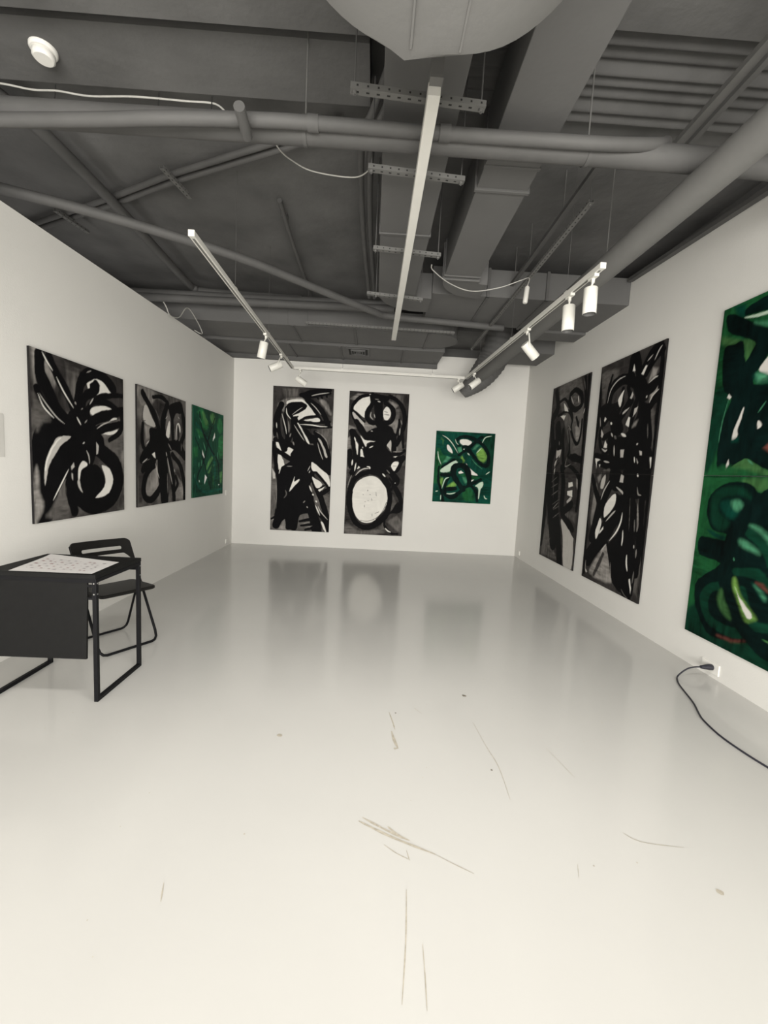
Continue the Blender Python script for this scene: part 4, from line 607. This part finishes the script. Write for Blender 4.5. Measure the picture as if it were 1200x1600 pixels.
mb = MB(); mb.box((-3.5, 7.10, 3.085), (.96, 7.17, 3.1455), 'slab'); mb.build('lower_lip', t)
g = MB()
vx0, vx1, vy0, vy1 = -.495, -.150, 6.43, 6.83
g.box((vx0, vy0, 3.136), (vx1, vy0+.03, 3.1457), 'duct'); g.box((vx0, vy1-.03, 3.136), (vx1, vy1, 3.1457), 'duct')
g.box((vx0, vy0+.03, 3.136), (vx0+.03, vy1-.03, 3.1457), 'duct'); g.box((vx1-.03, vy0+.03, 3.136), (vx1, vy1-.03, 3.1457), 'duct')
g.box((vx0+.03, vy0+.03, 3.1440), (vx1-.03, vy1-.03, 3.1455), 'hole')
o = thing('air_grille', ((vx0+vx1)/2, (vy0+vy1)/2, 3.14), 'square louvred air grille on the underside of the back duct', 'vent')
g.build('grille_frame', o)
g = MB()
for k in range(1, 4):
    e = .03+.035*k
    g.box((vx0+e, vy0+e, 3.122), (vx1-e, vy0+e+.014, 3.142), 'duct'); g.box((vx0+e, vy1-e-.014, 3.130), (vx1-e, vy1-e, 3.142), 'duct')
    g.box((vx0+e, vy0+e+.014, 3.130), (vx0+e+.014, vy1-e-.014, 3.142), 'duct'); g.box((vx1-e-.014, vy0+e+.014, 3.130), (vx1-e, vy1-e-.014, 3.142), 'duct')
g.build('louvre', o)
mb = MB(); mb.box((1.98, 6.20, 3.158), (XR, 6.88, 3.44), 'duct'); tag(mb.build('box_duct', bevel=.004), 'grey box duct end on the right wall near the far corner', 'duct')

# round duct on the right and its drop
t = thing('round_duct', (1.564, 3.5, 2.866), 'long smooth round grey duct running along the right side of the ceiling', 'duct')
mb = MB(); mb.tube([(1.564, y, 2.866) for y in (-1.5, 0, 1.5, 3, 4.5, 5.6)] + [(1.555, 5.85, 2.86), (1.53, 6.1, 2.845), (1.50, 6.35, 2.82)], .081, 'wrap', 32); mb.build('duct_body', t)
t = thing('flexible_duct', (1.5, 6.5, 3.1), 'dark crumpled flexible duct drooping from the ceiling in front of the back wall', 'duct')
path = smooth_path([(1.80, 6.42, 3.58), (1.79, 6.45, 3.40), (1.73, 6.50, 3.15), (1.64, 6.52, 2.98), (1.52, 6.53, 2.82), (1.40, 6.55, 2.70), (1.30, 6.58, 2.60)], 10)
nn = len(path); rs = [(.20+.03*math.sin(i/nn*3.1))*(1-.62*(i/(nn-1))**2.6)*(1+.03*math.sin(i*1.9)) for i in range(nn)]
mb = MB(); mb.tube(path, .2, 'duct', 24, rs=rs); mb.build('duct_body', t)

# ------------------------------------------------------------ pipes and conduits
def pipe(pts, r, label, name='pipe', sm=6, mt='pipe', cat='pipe', group=None, n=14):
    P = smooth_path(pts, sm) if sm else pts
    mb = MB(); mb.tube(P, r, mt, n)
    return tag(mb.build(name), label, cat, group)
t = thing('cross_pipe', (-.3, 2.62, 3.27), 'thick grey pipe crossing the whole ceiling just beyond the near end of bar light', 'pipe')
mb = MB(); mb.tube([(-3.6, 2.34, 3.05), (-1.75, 2.292, 3.03), (0, 2.270, 3.025), (1.0, 2.270, 3.025), (1.745, 2.277, 3.027), (2.51, 2.30, 3.03)], .0585, 'pipe', 22); mb.build('pipe_body', t)
for x in (-.42, 1.0):
    mb = MB(); mb.tube([(x-.010, 2.272, 3.026), (x+.010, 2.272, 3.026)], .064, 'pipe', 22); mb.tube([(x, 2.272, 3.08), (x, 2.272, 3.52)], .004, 'steel', 8); mb.build('hanger', t)
t = thing('conduit_pipe', (-.5, 2.5, 3.2), 'thinner grey conduit lying along the front of the thick cross pipe', 'pipe')
k = .873
cp_ = [(-3.3,2.62,3.16),(-2.13,2.547,3.17),(-1.58,2.497,3.17),(-1.22,2.462,3.175),(-.72,2.480,3.215),(-.385,2.500,3.235),(.323,2.505,3.235),(.86,2.500,3.235),(1.25,2.505,3.245),(1.52,2.56,3.30),(1.66,2.70,3.42)]
mb = MB(); mb.tube(smooth_path([(x*k, y*k, H+(z-H)*k) for x, y, z in cp_], 6), .030, 'pipe', 16); mb.build('pipe_body', t)
for x in (-.367, .262):
    mb = MB(); mb.tube([(x-.026, 2.184, 2.999), (x+.026, 2.185, 2.999)], .036, 'pipe', 16); mb.build('coupling', t)
pipe([(-.680, 2.19, 2.925), (-.672, 2.10, 2.928), (-.668, 2.03, 2.932)], .025, 'short grey pipe stub with rounded end in front of the cross pipe', 'pipe_stub')
k = .952
pipe([(-3.2, 2.86, 3.12), (-2.706*k-.05, 3.217*k, 3.12), (-2.206*k, 3.462*k, 3.12), (-1.626*k, 3.798*k, 3.12), (-1.177*k, 4.115*k, 3.12), (-.651*k, 4.606*k, 3.12), (-.1, 4.86, 3.12), (.1, 4.985, 3.12), (.75, 5.06, 3.12), (1.45, 5.14, 3.12)], .036, 'long grey pipe slanting across the ceiling from upper left to the middle', 'slanted_pipe', 5)
pipe([(-2.36, 2.72, 3.48), (-2.296, 3.09, 3.483), (-2.284, 3.838, 3.483), (-2.33, 5.30, 3.483), (-2.30, 5.46, 3.47), (-2.15, 5.50, 3.46), (-1.0, 5.50, 3.44)], .042, 'grey pipe close to the ceiling on the left, bending right at its far end', 'ceiling_pipe', 5)
t = pipe([(-3.9, 5.30, 3.28), (-2.0, 5.28, 3.28), (.15, 5.20, 3.28)], .045, 'grey pipe running sideways in front of far ducts, low on left', 'sideways_pipe', 3)
pipe([(-3.9, 5.42, 3.38), (-2.0, 5.40, 3.38), (.2, 5.32, 3.38)], .040, 'second grey sideways pipe just above and behind the lower one', 'sideways_pipe', 3)
for dy, lb in ((0, 'upper'), (.075, 'lower')):
    pipe([(-3.5, 4.42+dy, 3.545), (-2.352, 3.863+dy, 3.545), (-1.644, 3.493+dy, 3.545), (-.871, 3.142+dy, 3.545), (-.3, 2.88+dy, 3.545)], .022, f'thin grey conduit slanting over the left ceiling, {lb} of the pair', 'conduit', 0, group=None, n=10)
for y_, x_ in ((3.50, -1.63), (4.15, -2.88)):
    channel((x_-.03, y_-.14, 3.492), (x_+.03, y_+.20, 3.492), 'small grey clamp bar holding the pair of conduits, ' + ('nearer one' if y_ < 4 else 'farther one by left wall'), rods=False)
pipe([(-.89, 3.756, 3.56), (-.895, 4.2, 3.53), (-.906, 5.62, 3.53)], .020, 'thin single grey conduit on the ceiling left of the bar light', 'conduit', 0, n=10)
mb = MB(); mb.box((-.93, 4.00, 3.56), (-.875, 4.05, 3.60), 'pipe'); tag(mb.build('pipe_clip'), 'small grey clip on the thin single conduit', 'clip')
for dx, lb in ((0, 'left'), (.062, 'right')):
    pipe([(.02+dx, 2.30, 3.50), (-.10+dx, 2.60, 3.40), (-.175+dx, 2.85, 3.392), (-.189+dx, 3.705, 3.392), (-.162+dx, 4.80, 3.392), (-.150+dx, 5.1, 3.36)], .022, f'grey conduit beside the middle duct, {lb} one of the pair', 'conduit', 4, n=10)
mb = MB(); mb.beam((1.63, 1.45, 3.33), (1.668, 2.70, 3.33), .06, .03, 'steel'); mb.beam((1.66, 1.45, 3.305), (1.70, 2.60, 3.305), .03, .03, 'pipe'); mb.beam((1.655, 1.5, 3.36), (1.655, 1.53, ZC), .02, .02, 'steel')
tag(mb.build('ceiling_strut'), 'grey double strut slanting at the upper right in front of the ribbed deck', 'strut')
mb = MB(); mb.beam((1.286, 2.69, 3.30), (1.312, 5.60, 3.30), .036, .03, 'pipe')
for y in (3.24, 3.9, 4.3): mb.tube([(1.29, y, 3.30), (1.29, y, ZC)], .004, 'steel', 8)
tag(mb.build('ceiling_strut'), 'long plain grey bar hanging above the right track', 'strut')
channel((1.335, 2.90, 3.180), (1.262, 5.95, 3.085), 'long grey slotted channel hanging beside the plain bar above the right track', flip=-1)
for x, y, z0, lb in [(1.570, 3.10, 2.78, 'holding the round duct, right of the plain bar')]:
    mb = MB(); mb.tube([(x, y, z0+.17), (x, y, ZC)], .004, 'steel', 8); tag(mb.build('hanging_rod'), 'thin dark hanging rod from the ceiling ' + lb, 'rod')
mb = MB()
mb.beam((2.485, -2, 3.06), (2.485, 4.38, 3.40), .05, .035, 'pipe'); tag(mb.build('wall_ledge'), 'dark grey cable duct running along the top of the right wall', 'duct')

# cables
def cable(pts, r, label, name='hanging_cable', mt='wire'):
    mb = MB(); mb.tube(smooth_path(pts, 8), r, mt, 8); return tag(mb.build(name), label, 'cable')
cable([(-.66,2.56,3.20),(-.622,2.585,3.15),(-.569,2.664,3.15),(-.451,2.747,3.15),(-.201,2.772,3.15),(-.1,2.78,3.22)], .004, 'thin pale cable drooping from the cross pipe beside the middle duct')
cable([(-2.4,2.63,3.425),(-2.18,2.636,3.42),(-2.041,2.66,3.42),(-1.895,2.656,3.42),(-1.729,2.675,3.42),(-1.466,2.656,3.42),(-1.179,2.66,3.42),(-1.017,2.663,3.42),(-.94,2.64,3.36)], .005, 'pale cable strung sideways along the ceiling on the upper left')
for x, lb in ((-1.91, 'leftmost'), (-1.33, 'middle'), (-1.03, 'rightmost')):
    mb = MB(); mb.tube([(x, 2.652, 3.36), (x, 2.662, 3.455)], .003, 'hole', 6)
    tag(mb.build('cable_tie'), 'dark cable tie on the pale upper left cable, ' + lb + ' of three', 'cable tie')
cable([(-2.33,4.748,3.04),(-2.3,4.748,2.99),(-2.3,4.834,2.935),(-2.3,5.045,2.990),(-2.3,5.259,3.171),(-2.3,5.532,3.109),(-2.3,5.692,3.02),(-2.3,5.613,2.99),(-2.36,5.60,3.02)], .006, 'loose pale cable looping over the top of the left wall')
cable([(.38,3.50,3.01),(.401,3.565,3.00),(.575,3.76,2.99),(.79,3.88,2.99),(1.02,3.85,3.02),(1.20,3.82,3.08),(1.30,3.90,3.14),(1.318,4.0,3.105)], .004, 'thin pale cable sagging from the middle duct to the hanging white cylinder')
t = thing('junction_cylinder', (1.32, 4.0, 3.04), 'small white cylinder dangling from a cable above the right track', 'connector')
mb = MB(); mb.tube([(1.322, 4.0, 3.11), (1.321, 4.0, 3.10), (1.312, 4.0, 2.972), (1.311, 4.0, 2.963)], .022, 'track', 16, rs=[.016, .022, .022, .018]); mb.build('cylinder_body', t)
mb = MB(); mb.tube([(1.322, 4.0, 3.108), (1.323, 4.0, 3.125)], .007, 'wire', 10); mb.build('cable_gland', t)

# smoke detector
t = thing('smoke_detector', (-1.80, 2.43, 3.44), 'round cream smoke detector on the ceiling at the upper left', 'smoke detector')
c = Vector((-1.80, 2.43, 3.44))
mb = MB(); mb.tube([c, c-Vector((0,0,.012)), c-Vector((0,0,.018))], .06, 'socket', 32, rs=[.062, .062, .056]); mb.build('detector_base', t)
mb = MB(); mb.tube([c-Vector((0,0,.018)), c-Vector((0,0,.024)), c-Vector((0,0,.045)), c-Vector((0,0,.052))], .05, 'socket', 32, rs=[.044, .050, .050, .042]); mb.build('detector_head', t)

# ------------------------------------------------------------ light
def area(name, loc, target, sx, sy, power, col=(1,.93,.82), spread=180):
    l = bpy.data.lights.new(name, 'AREA'); l.shape = 'RECTANGLE'; l.size = sx; l.size_y = sy; l.energy = power; l.color = col
    l.spread = math.radians(spread)
    o = bpy.data.objects.new(name, l); COL.objects.link(o); o.location = loc
    d = Vector(target)-Vector(loc); o.rotation_euler = d.to_track_quat('-Z', 'Y').to_euler()
    return o
WARM = (1, .965, .90)
area('light_near', (.1, 1.1, 2.56), (.1, 2.1, 0), 2.2, .25, 34, WARM, 160)
area('light_back', (0, -2.8, 1.2), (0, 6.5, 1.25), 4.4, 1.9, 322, WARM, 150)
fill = area('light_void_fill', (-3.2, 3.6, 2.2), (-3.2, 3.6, 4), .6, 6.0, 14, WARM)  # added fill light, hidden behind the left partition to lift the dark slab
fill.rotation_euler = (math.pi, 0, 0)
w = bpy.data.worlds.new('world'); sc.world = w; w.use_nodes = True
w.node_tree.nodes['Background'].inputs[0].default_value = (.8, .8, .8, 1); w.node_tree.nodes['Background'].inputs[1].default_value = .02

# ------------------------------------------------------------ camera
cd = bpy.data.cameras.new('camera'); cam = bpy.data.objects.new('camera', cd); COL.objects.link(cam)
r_, u_, f_ = Vector((0.998433, -0.023925, 0.050593)), Vector((-0.047954, 0.100309, 0.9938)), Vector((0.028851, 0.994669, -0.099004))
Rm = Matrix((r_, u_, -f_)).transposed()
cam.matrix_world = Matrix.Translation((0, 0, H)) @ Rm.to_4x4()
cd.sensor_fit = 'HORIZONTAL'; cd.sensor_width = 36; cd.lens = 19.699; cd.clip_start = .02
sc.camera = cam
sc.view_settings.view_transform = 'Standard'
sc.view_settings.exposure = .27
sc.view_settings.gamma = 1.06
